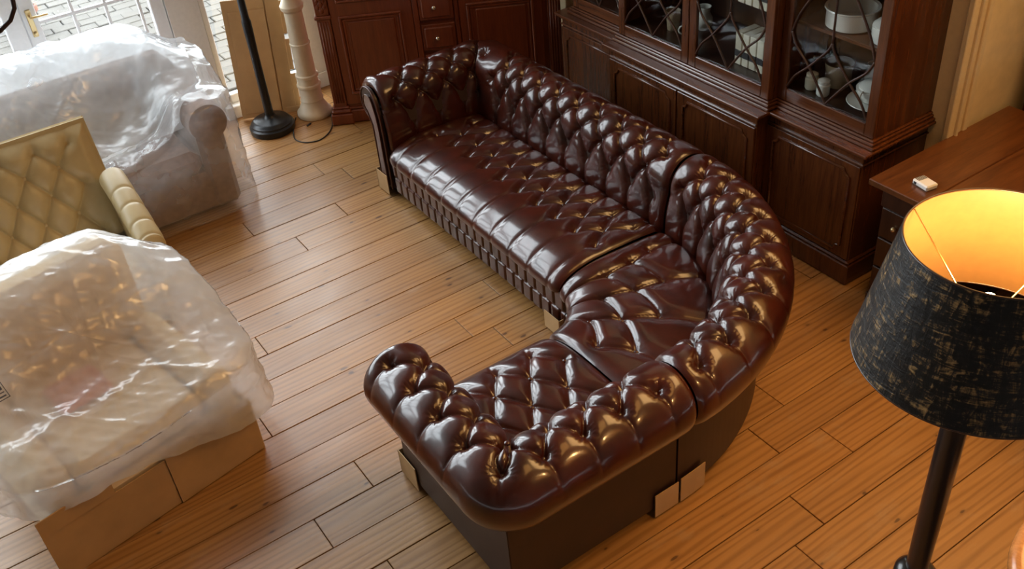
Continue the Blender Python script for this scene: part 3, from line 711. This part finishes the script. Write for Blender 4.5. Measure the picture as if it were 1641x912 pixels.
lathe_thing('small_pitcher', [(.03, 0), (.05, .03), (.052, .07), (.034, .11), (.042, .14), (.038, .14), (.03, .10), (0, .03)], (3.93, 4.05, ZS), 'china', 'white pitcher behind the teacup', 'jug', None, lambda e: loop_handle(e, .046, .08, .035, 'china', 1.0))

# ================================================================== ARMOIRE across the corner
ang = math.atan2(-.5075, .8616)
ar = tag(empty('armoire', (2.364, 6.196, 0), ang), 'tall red-brown armoire with panelled doors and a central drawer stack', 'armoire')
def ab(name, u0, u1, d0, d1, z0, z1, b=.004, mat='redwood', parent=None): return MB().box(u0, u1, d0, d1, z0, z1, b).build(name, mat, parent or ar)
# local y = depth to the back (front face at y = 0.02, pieces come forward to negative y)
ab('carcase', .03, 1.665, .03, .52, .02, 2.2)
ab('plinth', .0, 1.69, .012, .53, .002, .10, .008); ab('plinth_moulding', .008, 1.68, .018, .53, .10, .125, .01)
for u0 in (.0, 1.575):
    p = empty('pilaster', (u0, 0, 0)); p.parent = ar
    ab('base_block', -.004, .155, -.012, .06, .002, .085, .006, parent=p); ab('base_moulding', .004, .147, -.006, .06, .085, .118, .012, parent=p); ab('base_moulding', .012, .138, 0, .06, .118, .14, .009, parent=p)
    ab('shaft', .03, .122, .006, .06, .14, .80, .003, parent=p)
    for q in (.045, .063, .081, .099): MB().tube([(q + .004, .006, .17), (q + .004, .006, .78)], .006, 6).build('reed', 'redwood', p, True)
    ab('cap', .018, .134, -.010, .06, .80, .825, .006, parent=p)
    b_ = ab('carved_block', .03, .122, .004, .06, .825, 1.05, .004, parent=p)
    cv_ = MB()
    for z in (.86, .905, .95, .995): cv_.ellipsoid((.076, .004, z), (.018, .008, .022), 8, 6)
    for z in (.885, .93, .975):
        for s in (-1, 1): cv_.ellipsoid((.076 + s * .022, .004, z), (.012, .006, .018), 8, 6)
    cv_.build('leaf_carving', 'redwood', b_, True); ab('shaft', .03, .122, .006, .06, 1.05, 2.15, .003, parent=p)
def adoor(u0, u1):
    d = ab('door', u0, u1, .008, .03, .15, 2.12, .004)
    for z0, z1 in ((.23, .81), (.90, 2.02)):
        a, b = u0 + .05, u1 - .072 if u0 < .5 else u1 - .06
        for i, (off, dp) in enumerate(((0, -.006), (.022, .0))):
            o = off; w = .020
            for q in ((a + o, b - o, z0 + o, z0 + o + w), (a + o, b - o, z1 - o - w, z1 - o)): ab('panel_moulding', q[0], q[1], dp, .012, q[2], q[3], .006, parent=d)
            for q in ((a + o, a + o + w), (b - o - w, b - o)): ab('panel_moulding', q[0], q[1], dp, .012, z0 + o + w * .8, z1 - o - w * .8, .006, parent=d)
        ab('raised_panel', a + .062, b - .052, -.001, .014, z0 + .05, z1 - .045, .010, parent=d)
adoor(.128, .683); adoor(1.0, 1.573)
ab('centre_stile', .687, .725, .004, .03, .15, 2.12); ab('centre_stile', .968, .996, .004, .03, .15, 2.12)
for z in (.375, .594, .815, 1.035):
    dw = ab('drawer', .729, .963, .004, .03, z - .098, z + .092, .004)
    ab('drawer_front', .748, .944, -.008, .01, z - .078, z + .072, .008, parent=dw)
    MB().lathe([(.007, 0), (.007, .012), (.014, .018), (.015, .024), (.009, .030), (0, .031)], n=16).xf(Matrix.Translation((.835, -.008, z)) @ Matrix.Rotation(math.radians(90), 4, 'X')).build('knob', 'steel', dw, True)
ab('cornice', -.03, 1.72, -.03, .54, 2.2, 2.3, .02)

# ================================================================== DESK, CUPBOARD BEHIND IT, SMALL DEVICE
dk = tag(empty('desk', (4.05, 1.85, 0)), 'long dark brown wooden desk standing against the cream wall', 'desk')
def db(name, x0, x1, y0, y1, z0, z1, b=.004, mat='dark_wood', parent=None): return bbox(name, x0, x1, y0, y1, z0, z1, b, mat, parent or dk, (4.05, 1.85))
db('top_plank', 3.535, 4.62, 2.196, 2.492, .728, .76, .004, 'desk'); db('top_plank', 3.535, 4.62, 1.22, 2.194, .728, .76, .004, 'desk')
db('apron', 3.60, 4.58, 1.27, 2.45, .60, .728, .003)
for y0, y1 in ((1.27, 1.62), (2.08, 2.45)):
    db('pedestal', 3.62, 4.57, y0, y1, .06, .60, .003); db('plinth', 3.61, 4.58, y0 - .008, y1 + .008, .002, .06, .004)
    for z0, z1 in ((.07, .245), (.255, .42), (.43, .595)):
        d = db('drawer', 3.600, 3.62, y0 + .012, y1 - .012, z0, z1, .004)
        for yy in (y0 + .10, y1 - .10): MB().ellipsoid((3.588 - 4.05, yy - 1.85, (z0 + z1) / 2), (.014, .013, .013), 10, 7).build('knob', 'brass', d, True)
for y0, y1 in ((1.28, 1.62), (1.64, 2.06), (2.08, 2.44)): db('drawer', 3.585, 3.60, y0, y1, .61, .72, .004)
cb = tag(empty('cupboard', (4.87, 1.85, 0)), 'tall dark wooden cupboard rising behind the desk', 'cupboard')
def cbx(name, x0, x1, y0, y1, z0, z1, b=.004, mat='mahogany', parent=None): return bbox(name, x0, x1, y0, y1, z0, z1, b, mat, parent or cb, (4.87, 1.85))
cbx('carcase', 4.655, 5.1, 1.25, 2.44, .08, 2.0); cbx('plinth', 4.645, 5.11, 1.24, 2.45, .002, .08); cbx('cornice', 4.635, 5.13, 1.22, 2.47, 2.0, 2.08, .015)
for y0, y1 in ((1.27, 1.84), (1.85, 2.42)):
    d = cbx('door', 4.64, 4.655, y0, y1, .12, 1.96); cbx('raised_panel', 4.632, 4.642, y0 + .08, y1 - .08, .22, 1.86, .008, parent=d)
dv = tag(empty('plug_adapter', (3.668, 2.282, .76), math.radians(-10)), 'small white plastic device with a slotted grille lying on the desk', 'device')
MB().box(-.034, .034, -.048, .048, .001, .028, .006).build('case', 'plastic_white', dv)
for k in range(6): MB().box(-.022 + k * .0088 - .0022, -.022 + k * .0088 + .0022, .014, .042, .0275, .0292).build('slot', 'rubber', dv)
MB().box(-.036, -.033, .02, .036, .008, .020, .001).build('switch', 'rubber', dv)

# ================================================================== FOREGROUND TABLE/FLOOR LAMP
LX, LY = 1.985, 1.0
lp = tag(empty('lamp', (LX, LY, 0)), 'large lit lamp with black textured drum shade on a thick black post', 'lamp')
MB().lathe([(.17, .002), (.175, .02), (.165, .04), (.12, .055), (.075, .075), (.06, .12), (.052, .20), (.060, .24), (.060, .26), (.048, .30), (.043, .45), (.048, .54), (.062, .56), (.066, .60), (.064, .625), (.050, .640), (.034, .650)], n=36).build('base', 'black_wood', lp, True, 40)
MB().lathe([(.033, .64), (.036, .95), (.036, 1.46), (.030, 1.50), (.016, 1.51), (.016, 1.58), (.022, 1.585), (.022, 1.65), (.012, 1.655)], n=28).build('post', 'black_wood', lp, True, 40)
RBt, RTp, Z0, Z1 = .31, .2325, 1.548, 1.905
MB().lathe([(RBt - (RBt - RTp) * k / 12, Z0 + (Z1 - Z0) * k / 12) for k in range(13)], n=96).build('shade', 'shade', lp, True)
sh = lp.children[-1].data
bm = bmesh.new(); bm.from_mesh(sh); bmesh.ops.delete(bm, geom=[f for f in bm.faces if len(f.verts) > 4], context='FACES'); bm.to_mesh(sh); bm.free()
MB().lathe([(RBt - .004 - (RBt - RTp) * k / 12, Z0 + .001 + (Z1 - Z0 - .002) * k / 12) for k in range(13)], n=96).build('shade_lining', 'gold_lining', lp, True)
sl = lp.children[-1].data
bm = bmesh.new(); bm.from_mesh(sl); bmesh.ops.delete(bm, geom=[f for f in bm.faces if len(f.verts) > 4], context='FACES'); bm.to_mesh(sl); bm.free()
for r, z in ((RBt - .002, Z0), (RTp - .002, Z1)):
    MB().tube([(r * math.cos(a), r * math.sin(a), z) for a in np.linspace(0, 2 * math.pi, 72, endpoint=False)], .0032, 6, True).build('shade_rim', 'dark_wood', lp, True)
for k in range(3):
    a = math.radians(100 + 120 * k); MB().tube([(.014 * math.cos(a), .014 * math.sin(a), 1.645), ((RTp - .005) * math.cos(a), (RTp - .005) * math.sin(a), Z1 - .004)], .0022, 6).build('spider_arm', 'brass', lp, True)
MB().ellipsoid((0, 0, 1.70), (.028, .028, .042), 16, 10).build('bulb', 'bulb', lp, True)
pl = bpy.data.lights.new('lamp_bulb_light', 'POINT'); pl.energy = 38; pl.color = (1.0, 0.56, 0.20); pl.shadow_soft_size = .045
po = bpy.data.objects.new('lamp_bulb_light', pl); C.objects.link(po); po.location = (LX, LY, 1.775)

# wooden rounded chair rail at the frame's lower right corner
hr = tag(empty('wooden_chair', (2.31, .60, 0)), 'polished honey-coloured wooden chair, rounded back at the bottom right corner', 'chair')
MB().tube([(.29 * math.cos(a), .22 * math.sin(a), .80 + .02 * math.sin(2 * a)) for a in np.linspace(math.radians(20), math.radians(200), 24)], [.026 + .010 * math.sin(math.pi * k / 23) for k in range(24)], 14).build('curved_back', 'honey', hr, True)
MB().prism([(.24 * math.cos(a), .22 * math.sin(a)) for a in np.linspace(0, 2 * math.pi, 28, endpoint=False)], lambda a, b, d: (a, b, d), .42, .46).build('seat', 'honey', hr)
for a in (30, 75, 120, 165): w = math.radians(a + 15); MB().tube([(.20 * math.cos(w), .17 * math.sin(w), .45), (.285 * math.cos(w), .215 * math.sin(w), .80)], .012, 8).build('spindle', 'honey', hr, True)
for a in (45, 135, 225, 315): w = math.radians(a); MB().tube([(.17 * math.cos(w), .16 * math.sin(w), .43), (.22 * math.cos(w), .20 * math.sin(w), .002)], [.02, .014], 10).build('leg', 'honey', hr, True)

# ================================================================== CORNER BY THE WINDOW
fl_l = tag(empty('floor_lamp', (2.0, 6.46, 0)), 'black floor lamp pole on a stepped round base before the cardboard', 'lamp')
MB().lathe([(.160, .002), (.163, .015), (.163, .045), (.150, .055), (.150, .066), (.138, .074), (.132, .085), (.118, .092), (.060, .100), (.040, .115), (.036, .13)], n=40).build('base', 'iron', fl_l, True, 40)
MB().lathe([(.032, .12), (.029, .6), (.033, .80), (.033, .83), (.027, .85), (.024, 1.45), (.0, 1.455)], n=18).build('pole', 'iron', fl_l, True, 40)
cl = tag(empty('turned_column', (2.345, 6.47, 0)), 'cream painted turned wooden column beside the armoire', 'column')
MB().lathe([(.125, .002), (.130, .015), (.128, .035), (.112, .050), (.100, .075), (.085, .10), (.082, .125)], n=36).build('base', 'column', cl, True, 50)
MB().lathe([(.082, .12), (.086, .13), (.080, .145), (.078, .22), (.088, .235), (.088, .25), (.076, .256), (.072, .30), (.083, .306), (.083, .325), (.070, .330), (.067, .55), (.073, .553), (.073, .566), (.067, .57), (.064, .80), (.080, .82), (.084, .845), (.074, .86), (.055, .90), (.070, .95), (.06, 1.0), (.058, 1.25), (.09, 1.29), (.09, 1.32)], n=36).build('shaft', 'column', cl, True, 28)
cab = tag(empty('power_cable', (2.25, 6.2, 0)), 'thin black cable looping over the floor by the armoire', 'cable')
cp = [(2.20, 6.50), (2.15, 6.42), (2.09, 6.30), (2.055, 6.19), (2.09, 6.10), (2.18, 6.06), (2.28, 6.11), (2.36, 6.21), (2.41, 6.33), (2.44, 6.40)]
pts = []
for i in range(len(cp) - 1):
    p0, p1, p2, p3 = [Vector((*cp[max(min(j, len(cp) - 1), 0)], 0)) for j in (i - 1, i, i + 1, i + 2)]
    for t_ in np.linspace(0, 1, 6, endpoint=False): pts.append(.5 * ((2 * p1) + (p2 - p0) * t_ + (2 * p0 - 5 * p1 + 4 * p2 - p3) * t_ * t_ + (3 * p1 - p0 - 3 * p2 + p3) * t_ ** 3) + Vector((0, 0, .0065)))
MB().tube([p - Vector((2.25, 6.2, 0)) for p in pts], .0045, 7).build('cord', 'rubber', cab, True)
MB().box(2.43 - 2.25, 2.47 - 2.25, .195, .235, .002, .03, .006).build('plug', 'rubber', cab)
tag(MB().box(-.024, .024, -.007, .007, .0, .010, .003).xf(Matrix.Translation((2.228, 6.33, .002)) @ Matrix.Rotation(.5, 4, 'Z')).build('black_clip', 'rubber'), 'tiny black clip lying on the floor near the cable', 'clip')
cbd = tag(empty('cardboard_carton', (1.885, 6.755, 0.012)), 'flattened brown cardboard carton leaning against the window', 'cardboard')
tilt = Matrix.Rotation(math.radians(-18), 4, 'Z') @ Matrix.Rotation(math.radians(-4.0), 4, 'X') @ Matrix.Rotation(math.radians(3.5), 4, 'Y')
for n_, a, m_ in (('sheet', (0, .37, -.006, .0, 0, .88), 'card'), ('sheet', (.035, .29, -.014, -.006, .035, .80), 'card'), ('flap', (.30, .40, -.018, -.010, .0, .92), 'card2'),
                  ('flap', (.40, .435, -.010, -.004, .02, .30), 'card2'), ('flap', (.40, .43, -.010, -.004, .33, .56), 'card2'), ('flap', (.40, .425, -.010, -.004, .60, .84), 'card2'), ('flap', (.32, .44, -.020, -.014, .0, .05), 'card')):
    MB().box(*a, .0015).xf(tilt).build(n_, m_, cbd)

# ================================================================== WRAPPED AND UNWRAPPED CHAIRS ON THE LEFT
def ridged(P, seed, k=7, f0=4.0, p=3.0):
    r = np.random.default_rng(seed); out = np.zeros(P.shape[:-1])
    for i in range(k):
        d = r.normal(size=3); d /= np.linalg.norm(d); f = f0 * (1.35 ** i); w = r.normal(size=3) * 2.0
        ph = P @ d * f + r.uniform(0, 6.28) + .8 * np.sin(P @ w * 1.7 + r.uniform(0, 6.28))
        out += (1 - np.abs(np.sin(ph))) ** p / (1.25 ** i)
    return out
def plastic_bag(parent, a, b, ex, top, hem, seed, amp=.016, flare=.03, shift=(0, 0), mat='plastic'):
    n, kt, ks = 260, 60, 54
    ph = np.linspace(0, 2 * np.pi, n, endpoint=False); c, s = np.cos(ph), np.sin(ph)
    r = (np.abs(c / a) ** ex + np.abs(s / b) ** ex) ** (-1 / ex)
    rows = []
    for k in range(kt):
        q = (k + .02) / (kt - 1 + .02); x, y = shift[0] + q * r * c, shift[1] + q * r * s; z = top(x, y) - .07 * q ** 9; rows.append(np.stack([x, y, z], -1))
    e = rows[-1]; hz = hem(ph)
    for k in range(1, ks + 1):
        v = k / ks; fo = 1 + flare * v ** 1.3 + .012 * v * np.sin(17 * ph + 2 * np.sin(3 * ph)) ; z = e[:, 2] * (1 - v) + hz * v
        rows.append(np.stack([shift[0] + (e[:, 0] - shift[0]) * fo, shift[1] + (e[:, 1] - shift[1]) * fo, z], -1))
    P = np.stack(rows, 1)
    N = normals(np.concatenate([P[-1:], P, P[:1]], 0))[1:-1]
    if (N[:, :kt // 2, 2]).sum() < 0: N = -N
    h = amp * (ridged(P, seed) - 1.2) + .5 * amp * (ridged(P, seed + 9, 6, 13.0, 2.5) - .9)
    return grid_obj('plastic_cover', P + N * h[..., None], mat, parent, True)
def ss(x, a, b): t_ = np.clip((x - a) / (b - a), 0, 1); return t_ * t_ * (3 - 2 * t_)
# --- front armchair in plastic with cardboard round its base
wc = tag(empty('wrapped_armchair', (.10, 3.89, 0), math.radians(11)), 'tan armchair under clear plastic with a cardboard-wrapped base, nearest left', 'armchair')
MB().box(-.46, .46, -.47, .44, .05, .30, .02).build('base', 'tan_fabric', wc); MB().box(-.30, .30, -.46, .26, .30, .45, .05).build('seat_cushion', 'tan_fabric', wc)
MB().box(-.44, .44, .24, .44, .30, .90, .06).build('backrest', 'tan_fabric', wc)
for s in (-1, 1):
    x0, x1 = sorted((s * .31, s * .46)); a = MB().box(x0, x1, -.45, .30, .28, .50, .05).build('arm', 'tan_fabric', wc)
MB().box(-.18, .06, -.12, .10, .455, .50, .015).build('packed_pad', 'pink', wc)
for x in (-.42, .42):
    for y_ in (-.42, .40): MB().box(x - .025, x + .025, y_ - .025, y_ + .025, .002, .06, .004).build('foot', 'black_wood', wc)
MB().box(-.52, .035, -.490, -.484, .004, .275, .001).build('cardboard_panel', 'card2', wc); MB().box(.037, .475, -.496, -.490, .004, .33, .001).build('cardboard_panel', 'card2', wc)
MB().box(-.52, -.20, -.498, -.492, .278, .37, .001).build('cardboard_panel', 'card2', wc); MB().box(.476, .482, -.49, .35, .004, .30, .001).build('cardboard_panel', 'card', wc)
top1 = lambda x, y: .60 + .36 * ss(y, -.25, .36) - .16 * ss(np.abs(x), .30, .62) * ss(y, -.1, .4) - .05 * ss(-y, .2, .5) - .03 * np.exp(-((x) / .25) ** 2) * ss(-y, -.2, .2)
plastic_bag(wc, .625, .525, 4.0, top1, lambda p: .30 - .06 * np.cos(p) + .03 * np.sin(3 * p + 1) - .09 * np.exp(-((p - 5.9) / .5) ** 2) - .10 * np.exp(-((p - .2) / .5) ** 2), 3, amp=.012, shift=(.045, 0))
# printed panel mark on the sheet
mk = MB()
for a, b, c, d in ((0, .05, 0, .003), (0, .05, .077, .08), (0, .003, 0, .08), (.047, .05, 0, .08), (.01, .04, .012, .018), (.01, .04, .03, .034), (.01, .022, .045, .066), (.028, .04, .045, .066)): mk.box(a, b, -.001, .001, c, d)
mk.xf(Matrix.Translation((-.375, -.12, .70)) @ Matrix.Rotation(math.radians(-60), 4, 'X')).build('printed_mark', 'ink', wc)
# --- cream tufted chair
cc = tag(empty('cream_armchair', (.25, 5.0, 0)), 'cream leather armchair with deep-buttoned back between the two wrapped pieces', 'armchair')
bw, hgt = .42, .58
u = np.linspace(-bw, bw, 150); v = np.linspace(0, 1, 130); U, V = np.meshgrid(u, v, indexing='ij')
zz = .40 + hgt * V; yy = .15 + .26 * V + .06 * (U / bw) ** 4 * 0
edge = np.minimum(bw - np.abs(U), (1 - V) * hgt); rnd = .07 * (1 - np.clip(edge / .09, 0, 1)) ** 2
P = np.stack([U, yy + rnd, zz], -1); btn, segs, R = [], [], []
zr = [.908, .805, .687, .562, .44]; vt = lambda z: (z - .40) / hgt
for k, z in enumerate(zr): R.append([x for x in [(.535 if k % 2 == 0 else .447) - .25 - .181 * j for j in range(5)] if abs(x) < bw - .04])
Tm = V * hgt * 1.1; tm = lambda z: (z - .40) * 1.1
for k in range(5): btn += [(x, tm(zr[k])) for x in R[k]]
for k in range(4):
    for a in R[k]:
        for b in R[k + 1]:
            if abs(a - b) < .11: segs.append((a, tm(zr[k]), b, tm(zr[k + 1])))
N = normals(P); N = N if N[..., 1].sum() < 0 else -N
h = tuft(U, Tm, btn, segs, A=.014, Dw=.06, base=.026, wr=.0014)
back_o = grid_obj('tufted_back', P + N * h[..., None], 'cream_leather', cc)
bmesh_btn = btn_me.copy(); bmesh_btn.materials.clear(); bmesh_btn.materials.append(M['cream_leather'])
Q = P + N * h[..., None]
for a, b in btn:
    i = np.unravel_index(np.argmin((U - a) ** 2 + (Tm - b) ** 2), U.shape); n = Vector(N[i]); o = bpy.data.objects.new('button', bmesh_btn); C.objects.link(o); o.parent = cc
    o.matrix_local = Matrix.Translation(Vector(Q[i]) + n * .003) @ n.to_track_quat('Z', 'Y').to_matrix().to_4x4()
MB().prism([(.17, .30), (.44, .98), (.50, .96), (.46, .30)], lambda y_, z, d: (d, y_ + .012, z), -bw + .003, bw - .003).build('back_shell', 'cream_leather', cc)
MB().box(-.36, .36, -.33, .20, .26, .42, .05).build('seat_cushion', 'cream_leather', cc); MB().box(-.42, .42, -.32, .40, .07, .27, .02).build('base', 'cream_leather', cc)
for s in (-1, 1):
    n = 90; tt = np.linspace(0, 1, n); aa = np.linspace(0, 2 * np.pi, 40)
    T_, A_ = np.meshgrid(tt, aa, indexing='ij')
    cy = .20 - .52 * T_; cz = .70 - .20 * T_ ** 1.2; cxx = s * (.415 + .01 * T_)
    gr = np.zeros_like(T_)
    for g0 in (.30, .52, .74, .93): gr = gr + np.exp(-np.abs(T_ - g0) / .012)
    r = .070 * (1 - .10 * gr) * np.sqrt(np.clip(1 - np.clip((T_ - .94) / .06, 0, 1) ** 2, 0.0, 1))
    P = np.stack([cxx + r * np.cos(A_), cy + 0 * r, cz + r * np.sin(A_)], -1); grid_obj('arm_roll', P, 'cream_leather', cc)
    x0, x1 = sorted((s * .37, s * .455)); MB().prism([(.25, .26), (.25, .70), (.20, .70), (-.28, .52), (-.31, .48), (-.31, .26)], lambda y_, z, d: (d, y_, z), x0, x1).build('arm_side', 'cream_leather', cc)
for x in (-.36, .36):
    for y_ in (-.27, .34): MB().lathe([(.018, .002), (.028, .08)], n=12).xf(Matrix.Translation((x, y_, 0))).build('leg', 'black_wood', cc, True)
# --- brown sofa in plastic by the window
ws = tag(empty('wrapped_sofa', (.45, 6.08, 0)), 'brown roll-arm sofa under clear plastic sheeting below the window', 'sofa')
MB().box(-.92, .98, -.44, .40, .04, .30, .02).build('base', 'brown_velvet', ws)
for x0, x1 in ((-.74, .03), (.04, .81)): MB().box(x0, x1, -.46, .22, .30, .46, .05).build('seat_cushion', 'brown_velvet', ws)
MB().box(-.90, .96, .16, .40, .28, .86, .08).build('backrest', 'brown_velvet', ws)
for s, xc in ((-1, -.84), (1, .90)):
    MB().box(xc - .09, xc + .085, -.46, .30, .04, .62, .03).build('arm', 'brown_velvet', ws)
    MB().tube([(xc, -.475, .63), (xc, -.45, .63), (xc, .30, .63)], [.118, .122, .122], 28).build('arm_roll', 'brown_velvet', ws, True, 50)
top2 = lambda x, y: .68 + .37 * ss(y, -.30, .22) - .12 * ss(np.abs(x - .03), .70, 1.02) * ss(y, -.2, .2) + .14 * ss(np.abs(x - .03), .55, .75) * (1 - ss(y, -.2, .25)) - .10 * (1 - ss(np.abs(x - .03), .3, .75)) * (1 - ss(y, -.3, .2))
plastic_bag(ws, 1.09, .52, 6.0, top2, lambda p: .02 + .012 * np.sin(5 * p), 11, amp=.014, flare=.012, shift=(.03, -.03), mat='plastic_thin')
plastic_bag(ws, 1.00, .42, 5.0, lambda x, y: top2(x, y) + .035, lambda p: .60 + .05 * np.sin(2 * p + 1) + .03 * np.sin(5 * p), 31, amp=.016, flare=.01, shift=(.0, .06))
# --- dark wrapped bundle at the lower left corner
wb = tag(empty('wrapped_stool', (-.83, 3.12, 0)), 'dark footstool in plastic at the bottom left corner', 'footstool')
MB().box(-.2, .2, -.2, .2, .12, .30, .04).build('seat', 'dark_wood', wb)
for x in (-.16, .16):
    for y_ in (-.16, .16): MB().lathe([(.016, .002), (.024, .13)], n=10).xf(Matrix.Translation((x, y_, 0))).build('leg', 'black_wood', wb, True)
plastic_bag(wb, .225, .225, 5.0, lambda x, y: .345 + 0 * x, lambda p: .05 + .02 * np.sin(3 * p), 21, amp=.008, flare=.05)
# --- dark curled iron stand at the top left corner
ist = tag(empty('chandelier', (.235, 3.5, 2.07)), 'dark wrought-iron chandelier with curved arms hanging at the top left edge', 'chandelier')
MB().lathe([(.0, 0), (.010, .03), (.016, .07), (.008, .10), (.007, .5), (.005, .55), (.005, 2.80), (.04, 2.81), (.04, 2.83)], n=12).build('stem', 'rust', ist, True, 50)
for k in range(5):
    a = math.radians(-8 + 72 * k); ca, sa = math.cos(a), math.sin(a)
    p = [(.0, .11), (.05, .125), (.09, .150), (.115, .185), (.122, .225), (.112, .265)]
    MB().tube([(r * ca, r * sa, z) for r, z in p], .0075, 8).build('arm', 'rust', ist, True)
    MB().lathe([(.005, .265), (.022, .275), (.024, .282), (.009, .284), (.009, .35), (.0, .352)], .112 * ca, .112 * sa, 12).build('candle_cup', 'rust', ist, True, 50)

# ================================================================== OUTSIDE THE GLASS
pt = tag(empty('terracotta_pot', (1.02, 9.95, -.05)), 'terracotta pot with a small plant on the paving outside', 'plant pot')
MB().lathe([(.10, 0), (.15, .22), (.17, .22), (.17, .27), (.15, .27), (.13, .24), (0, .23)], n=22).build('pot', 'terracotta', pt, True, 40)
lf = MB()
for k in range(40):
    a = random.uniform(0, 6.28); e_ = random.uniform(.3, 1.3); l = random.uniform(.15, .3); d = Vector((math.cos(a) * math.cos(e_), math.sin(a) * math.cos(e_), math.sin(e_)))
    s_ = Vector((-math.sin(a), math.cos(a), 0)) * .03; b0 = Vector((0, 0, .24)); lf.add([b0, b0 + d * l * .5 + s_, b0 + d * l, b0 + d * l * .5 - s_], [(0, 1, 2), (0, 2, 3)])
lf.build('foliage', 'leaf', pt)
bpy.context.view_layer.update()
